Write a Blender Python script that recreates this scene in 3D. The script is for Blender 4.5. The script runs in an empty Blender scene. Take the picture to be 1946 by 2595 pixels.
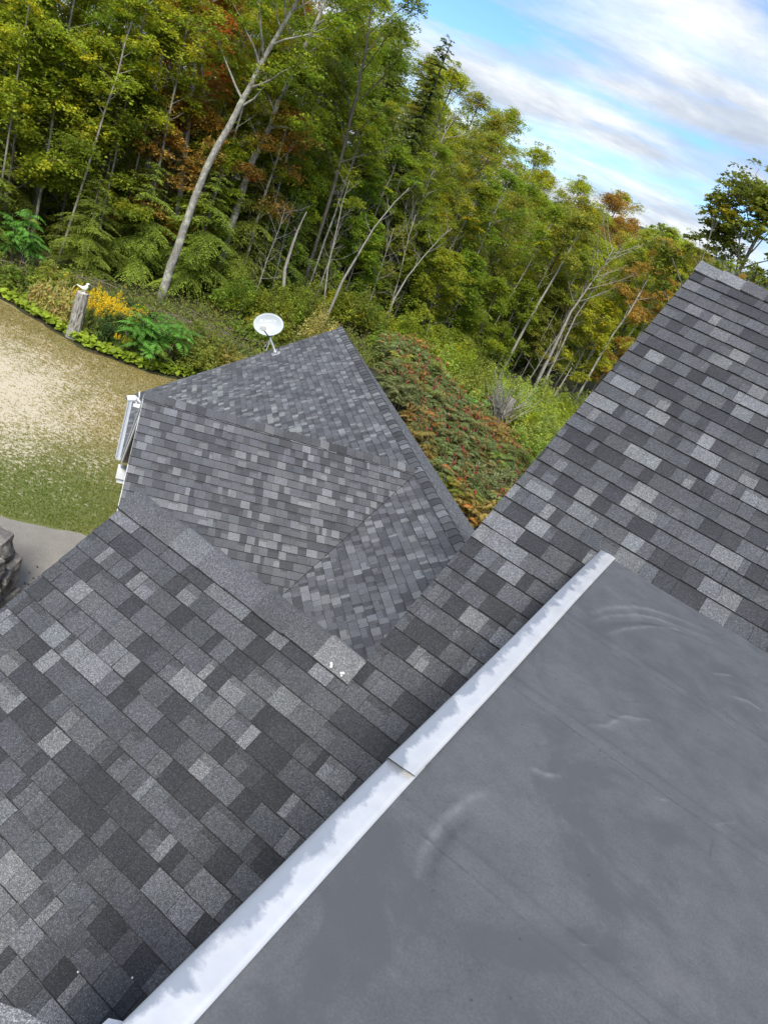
import bpy, math, random
import numpy as np
from mathutils import Vector, Matrix

rad = math.radians
scene = bpy.context.scene
col = scene.collection

# ------------------------------------------------------------------ camera
CAM_H = 11.0
FPX, CX, CY = 1855.0, 973.0, 1297.5            # photograph is 1946 x 2595
pitch, roll = rad(23.87), rad(23.95)
Fw = np.array([0, math.cos(pitch), -math.sin(pitch)])
_rt = np.array([1., 0, 0]); _up = np.cross(_rt, Fw)
Rt = math.cos(roll) * _rt + math.sin(roll) * _up
Up = -math.sin(roll) * _rt + math.cos(roll) * _up
CAM = np.array([0, 0, CAM_H])
cd = bpy.data.cameras.new('camera')
cam = bpy.data.objects.new('camera', cd); col.objects.link(cam)
m = Matrix.Identity(4)
for i in range(3):
    m[i][0], m[i][1], m[i][2], m[i][3] = Rt[i], Up[i], -Fw[i], CAM[i]
cam.matrix_world = m
cd.sensor_fit = 'VERTICAL'; cd.sensor_height = 36.0; cd.lens = 36.0 * FPX / 2595.0
cd.clip_start = 0.05; cd.clip_end = 5000
scene.camera = cam
scene.render.resolution_x, scene.render.resolution_y = 767, 1024

# ------------------------------------------------------------------ sky, sun, exposure
SUN_AZ, SUN_EL = 180.0, 48.0                   # azimuth clockwise from +Y
world = bpy.data.worlds.new('World'); scene.world = world; world.use_nodes = True
wn, wl = world.node_tree.nodes, world.node_tree.links
wn.clear()
w_out = wn.new('ShaderNodeOutputWorld'); w_bg = wn.new('ShaderNodeBackground')
w_sky = wn.new('ShaderNodeTexSky'); w_sky.sky_type = 'NISHITA'; w_sky.sun_disc = False
w_sky.sun_elevation = rad(SUN_EL); w_sky.sun_rotation = rad(SUN_AZ)
w_sky.air_density = 1.0; w_sky.dust_density = 0.6; w_sky.ozone_density = 1.6
w_bg.inputs['Strength'].default_value = 0.14
tc = wn.new('ShaderNodeTexCoord')
sep = wn.new('ShaderNodeSeparateXYZ'); wl.new(tc.outputs['Generated'], sep.inputs[0])
def wmath(op, a, b=None):
    n = wn.new('ShaderNodeMath'); n.operation = op
    for i, v in enumerate((a, b)):
        if v is None: continue
        if isinstance(v, (int, float)): n.inputs[i].default_value = v
        else: wl.new(v, n.inputs[i])
    return n.outputs[0]
zc = wmath('ADD', wmath('MAXIMUM', sep.outputs[2], 0.0), 0.22)
px = wmath('DIVIDE', sep.outputs[0], zc); py = wmath('DIVIDE', sep.outputs[1], zc)
comb = wn.new('ShaderNodeCombineXYZ'); wl.new(px, comb.inputs[0]); wl.new(py, comb.inputs[1])
def cloud_layer(scale, rot, stretch, loc, detail, rough, dist):
    mp = wn.new('ShaderNodeMapping'); wl.new(comb.outputs[0], mp.inputs['Vector'])
    mp.inputs['Rotation'].default_value = (0, 0, rad(rot)); mp.inputs['Scale'].default_value = (stretch, 1.0, 1.0)
    mp.inputs['Location'].default_value = loc
    nz = wn.new('ShaderNodeTexNoise'); wl.new(mp.outputs[0], nz.inputs['Vector'])
    nz.inputs['Scale'].default_value = scale; nz.inputs['Detail'].default_value = detail
    nz.inputs['Roughness'].default_value = rough; nz.inputs['Distortion'].default_value = dist
    return nz.outputs['Fac']
def wramp(fac, stops):
    r = wn.new('ShaderNodeValToRGB'); wl.new(fac, r.inputs[0])
    el = r.color_ramp.elements
    while len(el) < len(stops): el.new(0.5)
    for e_, (p_, c_) in zip(el, stops): e_.position = p_; e_.color = (*c_, 1)
    return r.outputs['Color']
cover = cloud_layer(1.35, 12, 0.62, (3.1, 1.7, 0), 9, 0.57, 0.3)
shade = cloud_layer(2.6, 18, 0.65, (7.3, 4.2, 2), 9, 0.58, 0.2)
mask = wramp(cover, [(0.40, (0, 0, 0)), (0.47, (.6, .6, .6)), (0.56, (1, 1, 1))])
ccol = wramp(shade, [(0.34, (2.2, 2.55, 3.1)), (0.46, (2.9, 3.2, 3.65)), (0.55, (3.9, 4.1, 4.3)), (0.64, (4.9, 5.0, 5.1))])
skymul = wn.new('ShaderNodeMix'); skymul.data_type = 'RGBA'; skymul.blend_type = 'MULTIPLY'
skymul.inputs['Factor'].default_value = 1.0
wl.new(w_sky.outputs[0], skymul.inputs[6]); skymul.inputs[7].default_value = (0.46, 0.66, 0.95, 1)
mixc = wn.new('ShaderNodeMix'); mixc.data_type = 'RGBA'
wl.new(mask, mixc.inputs['Factor']); wl.new(skymul.outputs[2], mixc.inputs[6]); wl.new(ccol, mixc.inputs[7])
wl.new(mixc.outputs[2], w_bg.inputs['Color']); wl.new(w_bg.outputs[0], w_out.inputs['Surface'])

sd = bpy.data.lights.new('sun', 'SUN'); sd.energy = 2.8; sd.angle = rad(22); sd.color = (1.0, 0.95, 0.87)
sun = bpy.data.objects.new('sun', sd); col.objects.link(sun)
_sd = Vector((math.sin(rad(SUN_AZ)) * math.cos(rad(SUN_EL)), math.cos(rad(SUN_AZ)) * math.cos(rad(SUN_EL)), math.sin(rad(SUN_EL))))
sun.rotation_euler = _sd.to_track_quat('Z', 'Y').to_euler()
sun.location = (-20, -20, 40)
scene.view_settings.view_transform = 'Standard'; scene.view_settings.look = 'None'
scene.view_settings.exposure = 0.78; scene.view_settings.gamma = 1.0
scene.view_settings.use_curve_mapping = False
scene.render.engine = 'CYCLES'

# ------------------------------------------------------------------ frames of the two buildings
a2 = rad(-23.22); a1 = a2 + math.pi / 4; RP = rad(36.87)
def hz(a): return np.array([math.sin(a), math.cos(a), 0.0])
EZ = np.array([0, 0, 1.0])
N1, R1 = hz(a1), hz(a1 + math.pi / 2)          # main house: up-slope, along ridge
N2, R2 = hz(a2), hz(a2 + math.pi / 2)          # garage wing: along its ridge, across
def A(r, n, z): return r * R1 + n * N1 + (z + CAM_H) * EZ
def B(r, n, z): return r * R2 + n * N2 + (z + CAM_H) * EZ
def project(X):
    v = np.asarray(X) - CAM; w = v @ Fw
    return CX + FPX * (v @ Rt) / w, CY - FPX * (v @ Up) / w, w
def sight(px_, py_, dist):                     # point seen at a photograph pixel, at a horizontal distance
    v = Fw * FPX + Rt * (px_ - CX) - Up * (py_ - CY)
    return CAM + v * dist / math.hypot(v[0], v[1])
def ground_z(x, y):
    s = np.clip((np.asarray(x, float) + 4) / 8, 0, 1)
    return -1.5 * s * s * (3 - 2 * s)
def polar(az, d_):
    x, y = d_ * math.sin(rad(az)), d_ * math.cos(rad(az))
    return np.array([x, y, float(ground_z(x, y))])

# ------------------------------------------------------------------ object helpers
def tag(o, label=None, cat=None, group=None, kind=None):
    if label: o['label'] = label
    if cat: o['category'] = cat
    if group: o['group'] = group
    if kind: o['kind'] = kind
    return o
def wloc(o):
    p = Vector((0, 0, 0))
    while o is not None:
        p += o.location; o = o.parent
    return np.array(p)
def empty(name, loc):
    o = bpy.data.objects.new(name, None); o.location = loc; o.empty_display_size = 0.2
    col.objects.link(o); return o
def mesh_np(name, V, faces, cols=None, smooth=False):
    """faces: list of arrays (n,k) of vertex ids, or plain list of lists"""
    me = bpy.data.meshes.new(name)
    V = np.asarray(V, dtype=np.float32)
    if isinstance(faces, list) and faces and isinstance(faces[0], np.ndarray) and faces[0].ndim == 2:
        loops = np.concatenate([f.ravel() for f in faces]).astype(np.int32)
        tot = np.concatenate([np.full(len(f), f.shape[1]) for f in faces]).astype(np.int32)
        st = np.concatenate([[0], np.cumsum(tot)[:-1]]).astype(np.int32)
        me.vertices.add(len(V)); me.vertices.foreach_set('co', V.ravel())
        me.loops.add(len(loops)); me.loops.foreach_set('vertex_index', loops)
        me.polygons.add(len(tot)); me.polygons.foreach_set('loop_start', st); me.polygons.foreach_set('loop_total', tot)
        me.update(calc_edges=True)
    else:
        me.from_pydata(V.tolist(), [], [list(map(int, f)) for f in faces]); me.update()
    if cols is not None:
        a = me.attributes.new('col', 'FLOAT_COLOR', 'FACE')
        c = np.ones((len(me.polygons), 4), np.float32); c[:, :3] = cols
        a.data.foreach_set('color', c.ravel())
    if smooth: me.polygons.foreach_set('use_smooth', np.ones(len(me.polygons), bool))
    return me
def obj(name, V, faces, mat, parent=None, cols=None, smooth=False, local=False):
    V = np.asarray(V, float)
    if parent is not None and not local: V = V - wloc(parent)
    me = mesh_np(name, V, faces, cols, smooth); me.materials.append(mat)
    o = bpy.data.objects.new(name, me); col.objects.link(o)
    if parent is not None: o.parent = parent
    return o
class MB:
    """collects shapes for one mesh"""
    def __init__(s): s.V = []; s.F = []; s.C = []
    def add(s, V, F, c=(1, 1, 1)):
        b = len(s.V); s.V.extend([list(map(float, v)) for v in V])
        for f in F: s.F.append([b + i for i in f]); s.C.append(c)
    def box(s, O, X, Y, Z, c=(1, 1, 1)):
        O, X, Y, Z = map(np.asarray, (O, X, Y, Z))
        s.add([O, O + X, O + X + Y, O + Y, O + Z, O + X + Z, O + X + Y + Z, O + Y + Z],
              [(0, 3, 2, 1), (4, 5, 6, 7), (0, 1, 5, 4), (1, 2, 6, 5), (2, 3, 7, 6), (3, 0, 4, 7)], c)
    def tube(s, pts, radii, n=8, c=(1, 1, 1), cap=True):
        pts = np.asarray(pts, float); b = len(s.V)
        up0 = None
        for i, p in enumerate(pts):
            d_ = pts[min(i + 1, len(pts) - 1)] - pts[max(i - 1, 0)]
            d_ = d_ / (np.linalg.norm(d_) + 1e-9)
            if up0 is None:
                up0 = np.cross(d_, [0.3, 0.9, 0.31]); up0 /= np.linalg.norm(up0) + 1e-9
            u = up0 - d_ * (up0 @ d_); u /= np.linalg.norm(u) + 1e-9; up0 = u
            v = np.cross(d_, u); r = radii[i]
            for k in range(n):
                t = 2 * math.pi * k / n; s.V.append(list(p + r * (math.cos(t) * u + math.sin(t) * v)))
        for i in range(len(pts) - 1):
            for k in range(n):
                s.F.append([b + i * n + k, b + i * n + (k + 1) % n, b + (i + 1) * n + (k + 1) % n, b + (i + 1) * n + k]); s.C.append(c)
        if cap:
            s.F.append([b + k for k in range(n)][::-1]); s.C.append(c)
            s.F.append([b + (len(pts) - 1) * n + k for k in range(n)]); s.C.append(c)
    def build(s, name, mat, parent=None, smooth=False, local=False, cols=False):
        return obj(name, s.V, s.F, mat, parent, s.C if cols else None, smooth, local)
def copy_tree(o, parent=None):
    c = o.copy(); col.objects.link(c); c.parent = parent
    for ch in list(o.children): copy_tree(ch, c)
    return c

# ------------------------------------------------------------------ materials
def new_mat(name):
    mt = bpy.data.materials.new(name); mt.use_nodes = True
    nt = mt.node_tree; b = nt.nodes['Principled BSDF']
    return mt, nt, b
class NT:
    def __init__(s, nt): s.n = nt.nodes; s.l = nt.links
    def node(s, t, **kw):
        n = s.n.new(t)
        for k, v in kw.items(): setattr(n, k, v)
        return n
    def inp(s, sock, v):
        if isinstance(v, bpy.types.NodeSocket): s.l.new(v, sock)
        elif isinstance(v, tuple) and len(v) == 3 and sock.type == 'RGBA': sock.default_value = (*v, 1)
        else: sock.default_value = v
    def pos(s): return s.node('ShaderNodeNewGeometry').outputs['Position']
    def objco(s): return s.node('ShaderNodeTexCoord').outputs['Object']
    def mapping(s, v, scale=(1, 1, 1), rot=(0, 0, 0), loc=(0, 0, 0)):
        n = s.node('ShaderNodeMapping'); s.inp(n.inputs['Vector'], v)
        n.inputs['Scale'].default_value = scale; n.inputs['Rotation'].default_value = rot; n.inputs['Location'].default_value = loc
        return n.outputs[0]
    def noise(s, v, scale, detail=3, rough=0.55, dist=0.0):
        n = s.node('ShaderNodeTexNoise'); s.inp(n.inputs['Vector'], v); n.inputs['Scale'].default_value = scale
        n.inputs['Detail'].default_value = detail; n.inputs['Roughness'].default_value = rough; n.inputs['Distortion'].default_value = dist
        return n.outputs['Fac']
    def voro(s, v, scale, feature='F1', out='Distance'):
        n = s.node('ShaderNodeTexVoronoi', feature=feature); s.inp(n.inputs['Vector'], v); n.inputs['Scale'].default_value = scale
        return n.outputs[out]
    def ramp(s, fac, stops, interp='LINEAR'):
        r = s.node('ShaderNodeValToRGB'); s.inp(r.inputs[0], fac); r.color_ramp.interpolation = interp
        el = r.color_ramp.elements
        while len(el) < len(stops): el.new(0.5)
        for e_, (p_, c_) in zip(el, stops):
            e_.position = p_; e_.color = (*c_, 1) if isinstance(c_, tuple) else (c_, c_, c_, 1)
        return r.outputs['Color']
    def mix(s, fac, a, b, blend='MIX'):
        n = s.node('ShaderNodeMix', data_type='RGBA', blend_type=blend)
        s.inp(n.inputs['Factor'], fac); s.inp(n.inputs[6], a); s.inp(n.inputs[7], b)
        return n.outputs[2]
    def math(s, op, a, b=0.0):
        n = s.node('ShaderNodeMath', operation=op); s.inp(n.inputs[0], a); s.inp(n.inputs[1], b); return n.outputs[0]
    def bump(s, h, strength, dist, bsdf):
        n = s.node('ShaderNodeBump'); n.inputs['Strength'].default_value = strength; n.inputs['Distance'].default_value = dist
        s.inp(n.inputs['Height'], h); s.l.new(n.outputs[0], bsdf.inputs['Normal'])
    def attr(s, name='col'):
        n = s.node('ShaderNodeAttribute'); n.attribute_name = name; return n.outputs['Color']

def shingle_mat(name, contrast):
    mt, nt, b = new_mat(name); t = NT(nt); p = t.pos()
    g1 = t.noise(p, 210, 2, 0.7); g2 = t.noise(p, 75, 2, 0.6); w = t.noise(p, 3.0, 4, 0.6)
    gr = t.ramp(g1, [(0.30, 1 - .62 * contrast), (0.5, 1.0 - .12 * contrast), (0.58, 1 + .35 * contrast), (0.72, 1 + 1.7 * contrast)])
    g2r = t.ramp(g2, [(0.32, 1 - .30 * contrast), (0.5, 1.0), (0.68, 1 + .42 * contrast)])
    wr = t.ramp(w, [(0.3, .86), (0.7, 1.12)])
    c = t.mix(1.0, t.attr(), gr, 'MULTIPLY'); c = t.mix(1.0, c, g2r, 'MULTIPLY'); c = t.mix(1.0, c, wr, 'MULTIPLY')
    t.l.new(c, b.inputs['Base Color']); b.inputs['Roughness'].default_value = 0.80
    b.inputs['Specular IOR Level'].default_value = 0.4
    b.inputs['Sheen Weight'].default_value = 0.09; b.inputs['Sheen Roughness'].default_value = 0.45; b.inputs['Sheen Tint'].default_value = (.95, .97, 1, 1)
    t.bump(g1, 0.5, 0.003, b)
    return mt
M = {}
M['shingle'] = shingle_mat('asphalt_shingle', 1.0)
M['shingle_far'] = shingle_mat('asphalt_shingle_garage', 0.7)
def simple(name, c, rough=0.6, metal=0.0, var=0.12, scale=6.0, bump=0.0, bscale=40):
    mt, nt, b = new_mat(name); t = NT(nt); p = t.objco()
    f = t.noise(p, scale, 5, 0.6)
    t.l.new(t.mix(1.0, c, t.ramp(f, [(0.25, 1 - var), (0.75, 1 + var)]), 'MULTIPLY'), b.inputs['Base Color'])
    b.inputs['Roughness'].default_value = rough; b.inputs['Metallic'].default_value = metal
    if bump: t.bump(t.noise(p, bscale, 4), bump, 0.01, b)
    return mt
M['felt'] = simple('roof_felt', (.02, .021, .023), .95)
M['white'] = simple('white_trim_paint', (.78, .79, .78), .45, var=.06)
M['soffit'] = simple('soffit_brown', (.30, .23, .17), .7)
M['siding'] = simple('wall_siding', (.10, .105, .11), .6)
M['gutter'] = simple('gutter_aluminium', (.62, .65, .68), .35, 0.3, .08)
M['dish'] = simple('dish_paint', (.42, .46, .47), .4, 0, .07, 5)
M['dish_letter'] = simple('dish_lettering', (.80, .82, .83), .4, 0, .03)
M['galv'] = simple('galvanised_steel', (.55, .57, .58), .38, .6, .1)
M['dark_plastic'] = simple('dark_plastic', (.03, .03, .032), .5)
M['grey_plastic'] = simple('grey_plastic', (.28, .29, .26), .5)
M['bird'] = simple('bird_paint', (.80, .80, .76), .5, 0, .08, 20)
M['sealant'] = simple('sealant', (.8, .8, .78), .5)

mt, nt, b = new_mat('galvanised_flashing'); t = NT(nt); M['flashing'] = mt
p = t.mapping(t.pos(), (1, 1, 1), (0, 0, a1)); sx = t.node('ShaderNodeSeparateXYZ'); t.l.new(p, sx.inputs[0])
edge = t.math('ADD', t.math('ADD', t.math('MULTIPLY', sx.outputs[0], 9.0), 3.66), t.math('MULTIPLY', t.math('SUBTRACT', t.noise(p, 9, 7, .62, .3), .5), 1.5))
dull = t.ramp(edge, [(.34, 1.0), (.56, 0.0)])            # dark reflection painted into the colour, ragged edge on the outer half
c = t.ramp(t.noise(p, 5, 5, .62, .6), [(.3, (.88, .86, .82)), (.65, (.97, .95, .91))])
c = t.mix(t.math('MULTIPLY', dull, .8), c, (.40, .43, .48))  # dull: mask of the dark reflection painted into the colour
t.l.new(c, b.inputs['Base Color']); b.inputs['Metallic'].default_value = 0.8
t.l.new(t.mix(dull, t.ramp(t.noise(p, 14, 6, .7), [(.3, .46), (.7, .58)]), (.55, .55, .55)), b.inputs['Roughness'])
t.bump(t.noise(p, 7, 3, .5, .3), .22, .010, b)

# rubber membrane: smudges, dried-puddle stains, faint scratches
mt, nt, b = new_mat('rubber_membrane'); t = NT(nt); M['epdm'] = mt
p = t.mapping(t.pos(), (1, 1, 1), (0, 0, a1))
big = t.noise(p, 1.1, 6, .62, .3); mid = t.noise(p, 6.0, 8, .72, .2); st = t.noise(t.mapping(p, (1.0, 9.0, 1.0), (0, 0, rad(35))), 6, 5, .7)
c = t.mix(1.0, t.ramp(big, [(.30, (.078, .083, .090)), (.52, (.092, .097, .104)), (.75, (.112, .115, .121))]),
          t.ramp(mid, [(.30, .84), (.5, 1.0), (.72, 1.17)]), 'MULTIPLY')
c = t.mix(1.0, c, t.ramp(st, [(.35, .97), (.65, 1.03)]), 'MULTIPLY')
grit = t.noise(p, 120, 3, .75); c = t.mix(1.0, c, t.ramp(grit, [(.3, .84), (.7, 1.18)]), 'MULTIPLY')
sm2 = t.ramp(t.noise(t.mapping(p, (1, 1, 1), loc=(9, 1, 0)), 13, 8, .78, .4), [(.56, 0.0), (.66, 1.0)])
c = t.mix(t.math('MULTIPLY', sm2, .32), c, (.060, .064, .069))
pud = t.ramp(t.noise(p, 1.7, 6, .7, .5), [(.53, 0.0), (.60, 1.0)])
c = t.mix(t.math('MULTIPLY', pud, .8), c, (.075, .079, .084))
spots = t.ramp(t.voro(p, 9.0), [(.035, 1.0), (.055, 0.0)])
c = t.mix(t.math('MULTIPLY', spots, .6), c, (.035, .036, .038))
dust = t.ramp(t.noise(t.mapping(p, loc=(4, 2, 0)), 2.3, 5, .6), [(.55, 0.0), (.8, 1.0)])
c = t.mix(t.math('MULTIPLY', dust, .35), c, (.19, .175, .165))
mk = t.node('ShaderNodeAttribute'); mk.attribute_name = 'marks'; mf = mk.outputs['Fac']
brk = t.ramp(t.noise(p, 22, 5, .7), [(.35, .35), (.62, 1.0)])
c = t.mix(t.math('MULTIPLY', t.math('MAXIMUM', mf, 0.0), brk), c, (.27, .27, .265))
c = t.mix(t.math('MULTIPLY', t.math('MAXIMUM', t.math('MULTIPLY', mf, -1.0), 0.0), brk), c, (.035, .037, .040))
t.l.new(c, b.inputs['Base Color'])
t.l.new(t.ramp(mid, [(.3, .58), (.7, .78)]), b.inputs['Roughness'])
t.bump(t.noise(p, 260, 2, .6), .15, .002, b)

# leaves: tint of the plant x variation of each leaf
def leaf_mat(name, transl=0.5, rough=0.6):
    mt, nt, b = new_mat(name); t = NT(nt)
    oi = t.node('ShaderNodeObjectInfo')
    c = t.mix(1.0, oi.outputs['Color'], t.attr(), 'MULTIPLY')
    c = t.mix(1.0, c, (1.48, 1.42, 1.25), 'MULTIPLY')
    t.l.new(c, b.inputs['Base Color']); b.inputs['Roughness'].default_value = rough
    b.inputs['Specular IOR Level'].default_value = 0.18
    tr = t.node('ShaderNodeBsdfTranslucent')
    t.l.new(t.mix(1.0, c, (1.25, 1.15, .6), 'MULTIPLY'), tr.inputs['Color'])
    mx = t.node('ShaderNodeMixShader'); mx.inputs[0].default_value = transl
    t.l.new(b.outputs[0], mx.inputs[1]); t.l.new(tr.outputs[0], mx.inputs[2])
    t.l.new(mx.outputs[0], nt.nodes['Material Output'].inputs['Surface'])
    return mt
M['leaf'] = leaf_mat('foliage'); M['needle'] = leaf_mat('needles', .42, .8)
def bark(name, stops, lichen=0.0):
    mt, nt, b = new_mat(name); t = NT(nt); p = t.objco()
    n1 = t.noise(t.mapping(p, (1, 1, .22)), 16, 6, .68, .4)
    c = t.ramp(n1, stops)
    if lichen:
        lm = t.ramp(t.noise(p, 3.5, 5, .6), [(.50, 0.0), (.58, lichen)])
        c = t.mix(lm, c, (.46, .46, .36))
    t.l.new(c, b.inputs['Base Color']); b.inputs['Roughness'].default_value = .9
    t.bump(n1, .7, .03, b); return mt
M['bark_dark'] = bark('dark_bark', [(.3, (.035, .03, .026)), (.5, (.085, .075, .062)), (.7, (.15, .135, .115))])
M['bark_pale'] = bark('pale_lichen_bark', [(.3, (.11, .10, .085)), (.5, (.24, .225, .195)), (.72, (.40, .385, .34))], .8)
M['bark_dead'] = bark('weathered_dead_wood', [(.3, (.14, .12, .10)), (.5, (.30, .275, .24)), (.72, (.46, .43, .385))])
M['bark_stump'] = bark('stump_bark', [(.36, (.05, .045, .04)), (.48, (.27, .25, .22)), (.7, (.46, .44, .40))])
M['cutwood'] = simple('cut_wood', (.50, .46, .38), .8, 0, .2, 14)
M['twig'] = bark('brush_twigs', [(.3, (.09, .07, .055)), (.7, (.26, .21, .17))])
M['drupe'] = simple('red_drupe', (.22, .035, .025), .7, 0, .35, 9)

# ------------------------------------------------------------------ ground
mt, nt, b = new_mat('forest_floor'); t = NT(nt); M['floor'] = mt; p = t.pos()
n1 = t.noise(p, .7, 6, .65); n2 = t.noise(p, 9, 5, .7)
c = t.mix(t.ramp(n1, [(.42, 0.0), (.6, 1.0)]), (.045, .033, .020), (.040, .055, .016))
t.l.new(t.mix(1.0, c, t.ramp(n2, [(.3, .55), (.7, 1.5)]), 'MULTIPLY'), b.inputs['Base Color']); b.inputs['Roughness'].default_value = 1
t.bump(n2, .8, .1, b)

mt, nt, b = new_mat('dry_lawn'); t = NT(nt); M['lawn'] = mt; p = t.pos()
def blob(center, radius):
    n = t.node('ShaderNodeVectorMath', operation='DISTANCE'); t.inp(n.inputs[0], p); n.inputs[1].default_value = center
    return t.math('DIVIDE', n.outputs['Value'], radius)
edge = t.noise(p, .9, 5, .65)
fine = t.noise(t.mapping(p, (1, 1.5, 1), (0, 0, rad(20))), 5.5, 6, .75, .35)
fine2 = t.noise(p, 26, 4, .75)
# green turf <-> straw
gmix = t.math('ADD', blob((-8.6, 16.5, 0), 6.5), t.math('MULTIPLY', t.math('SUBTRACT', edge, .5), 1.1))
turf = t.mix(t.ramp(gmix, [(.30, 0.0), (.85, 1.0)]), (.135, .160, .038), (.270, .225, .090))
turf = t.mix(t.ramp(t.noise(p, .45, 4, .6), [(.45, 0.0), (.65, .45)]), turf, (.150, .165, .045))
turf = t.mix(1.0, turf, t.ramp(fine2, [(.28, .50), (.5, 1.0), (.72, 1.55)]), 'MULTIPLY')
# bare sandy patch
bm = t.math('ADD', t.math('ADD', blob((-15.2, 20.4, 0), 6.6), t.math('MULTIPLY', t.math('SUBTRACT', edge, .5), 1.2)),
            t.math('ADD', t.math('MULTIPLY', t.math('SUBTRACT', fine, .5), 3.6), t.math('MULTIPLY', t.math('SUBTRACT', fine2, .5), 2.2)))
bare = t.ramp(bm, [(.58, 1.0), (.90, 0.0)])
sand = t.mix(1.0, t.mix(t.ramp(fine2, [(.4, 0.0), (.7, 1.0)]), (.54, .46, .32), (.72, .65, .50)), t.ramp(t.noise(p, 60, 3, .7), [(.3, .8), (.7, 1.15)]), 'MULTIPLY')
c = t.mix(bare, turf, sand)
t.l.new(c, b.inputs['Base Color']); b.inputs['Roughness'].default_value = 1
t.bump(fine2, .6, .05, b)

mt, nt, b = new_mat('old_asphalt'); t = NT(nt); M['path'] = mt; p = t.pos()
c = t.mix(1.0, t.ramp(t.noise(p, .8, 6, .65), [(.3, (.19, .175, .155)), (.7, (.29, .27, .235))]), t.ramp(t.noise(p, 45, 3, .8), [(.3, .72), (.7, 1.28)]), 'MULTIPLY')
t.l.new(c, b.inputs['Base Color']); b.inputs['Roughness'].default_value = .95
t.bump(t.noise(p, 60, 3), .4, .02, b)

gx = np.concatenate([[-3000, -800, -200, -80], np.linspace(-50, 60, 111), [90, 200, 800, 3000]])
gy = np.concatenate([[-3000, -500, -60], np.linspace(-20, 110, 131), [150, 300, 900, 3500]])
GX, GY = np.meshgrid(gx, gy, indexing='ij')
GZ = ground_z(GX, GY) - 0.03
nx, ny = len(gx), len(gy)
I = np.arange(nx * ny).reshape(nx, ny)
gq = np.stack([I[:-1, :-1], I[1:, :-1], I[1:, 1:], I[:-1, 1:]], -1).reshape(-1, 4)
g = obj('ground', np.stack([GX, GY, GZ], -1).reshape(-1, 3), [gq], M['floor'], smooth=True)
tag(g, 'brown leaf-littered ground under the trees and shrubs', 'ground', kind='structure')

def sheet(name, outline, z, mat, jit=0.12, seed=1, step=0.5):
    rng = random.Random(seed); pts = []
    n = len(outline)
    for i in range(n):
        a_, b_ = np.array(outline[i], float), np.array(outline[(i + 1) % n], float)
        k = max(1, int(np.linalg.norm(b_ - a_) / step))
        if np.linalg.norm(b_ - a_) > 25: k = 3
        for j in range(k):
            q = a_ + (b_ - a_) * j / k; pts.append((q[0] + rng.uniform(-jit, jit), q[1] + rng.uniform(-jit, jit), z))
    return obj(name, pts, [list(range(len(pts)))], mat)
o = sheet('lawn', [(-60, -8), (-5.5, -8), (-5.5, 20), (-7.2, 27.5), (-8.6, 29.6), (-9.8, 29.0), (-11, 28.1), (-13.8, 27.5), (-16.1, 28.2), (-18.3, 28.9), (-24, 29.5), (-60, 27)], 0.0, M['lawn'])
tag(o, 'dry lawn of straw-coloured and green grass with a bare sandy patch', 'lawn', kind='structure')
o = sheet('path', [(-40, 3.2), (-8.7, 15.0), (-6.9, 15.75), (-5.8, 15.9), (-5.4, 14), (-5.4, -7), (-40, -7)], 0.006, M['path'], .05, 3, .3)
tag(o, 'old weathered grey asphalt drive below the lawn', 'path', kind='structure')

# ------------------------------------------------------------------ shingle roofs
EXPO = 0.143
cosP, sinP = math.cos(RP), math.sin(RP)
class Plane:
    def __init__(s, O, S, T):
        s.O = np.asarray(O, float); s.S = np.asarray(S, float); s.T = np.asarray(T, float)
        s.N = np.cross(s.S, s.T)
        if s.N[2] < 0: s.N = -s.N
    def at(s, u, v, h=0.0): return s.O + u * s.S + v * s.T + h * s.N
def clip(poly, hps):
    """poly in (u,v); keep where a*u+b*v<=c for each half plane"""
    for (a_, b_, c_) in hps:
        out = []
        for i in range(len(poly)):
            p_, q_ = poly[i], poly[(i + 1) % len(poly)]
            dp, dq = a_ * p_[0] + b_ * p_[1] - c_, a_ * q_[0] + b_ * q_[1] - c_
            if dp <= 0: out.append(p_)
            if (dp < 0) != (dq < 0) and dp != dq:
                k = dp / (dp - dq); out.append((p_[0] + k * (q_[0] - p_[0]), p_[1] + k * (q_[1] - p_[1])))
        poly = out
        if len(poly) < 3: return []
    return poly
DARK, MID, LITE = np.array((.029, .030, .033)), np.array((.063, .0655, .070)), np.array((.135, .139, .143))
def tone(rng, soft):
    r = rng.random()
    if r < .27: c = DARK * rng.uniform(.85, 1.3)
    elif r < .80: c = MID * rng.uniform(.8, 1.25)
    else: c = LITE * rng.uniform(.72, 1.1)
    c = c * (1 - soft) + MID * soft * rng.uniform(.95, 1.15)
    return c * np.array([1 + rng.uniform(-.02, .025), 1, 1 + rng.uniform(-.02, .03)])
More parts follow.
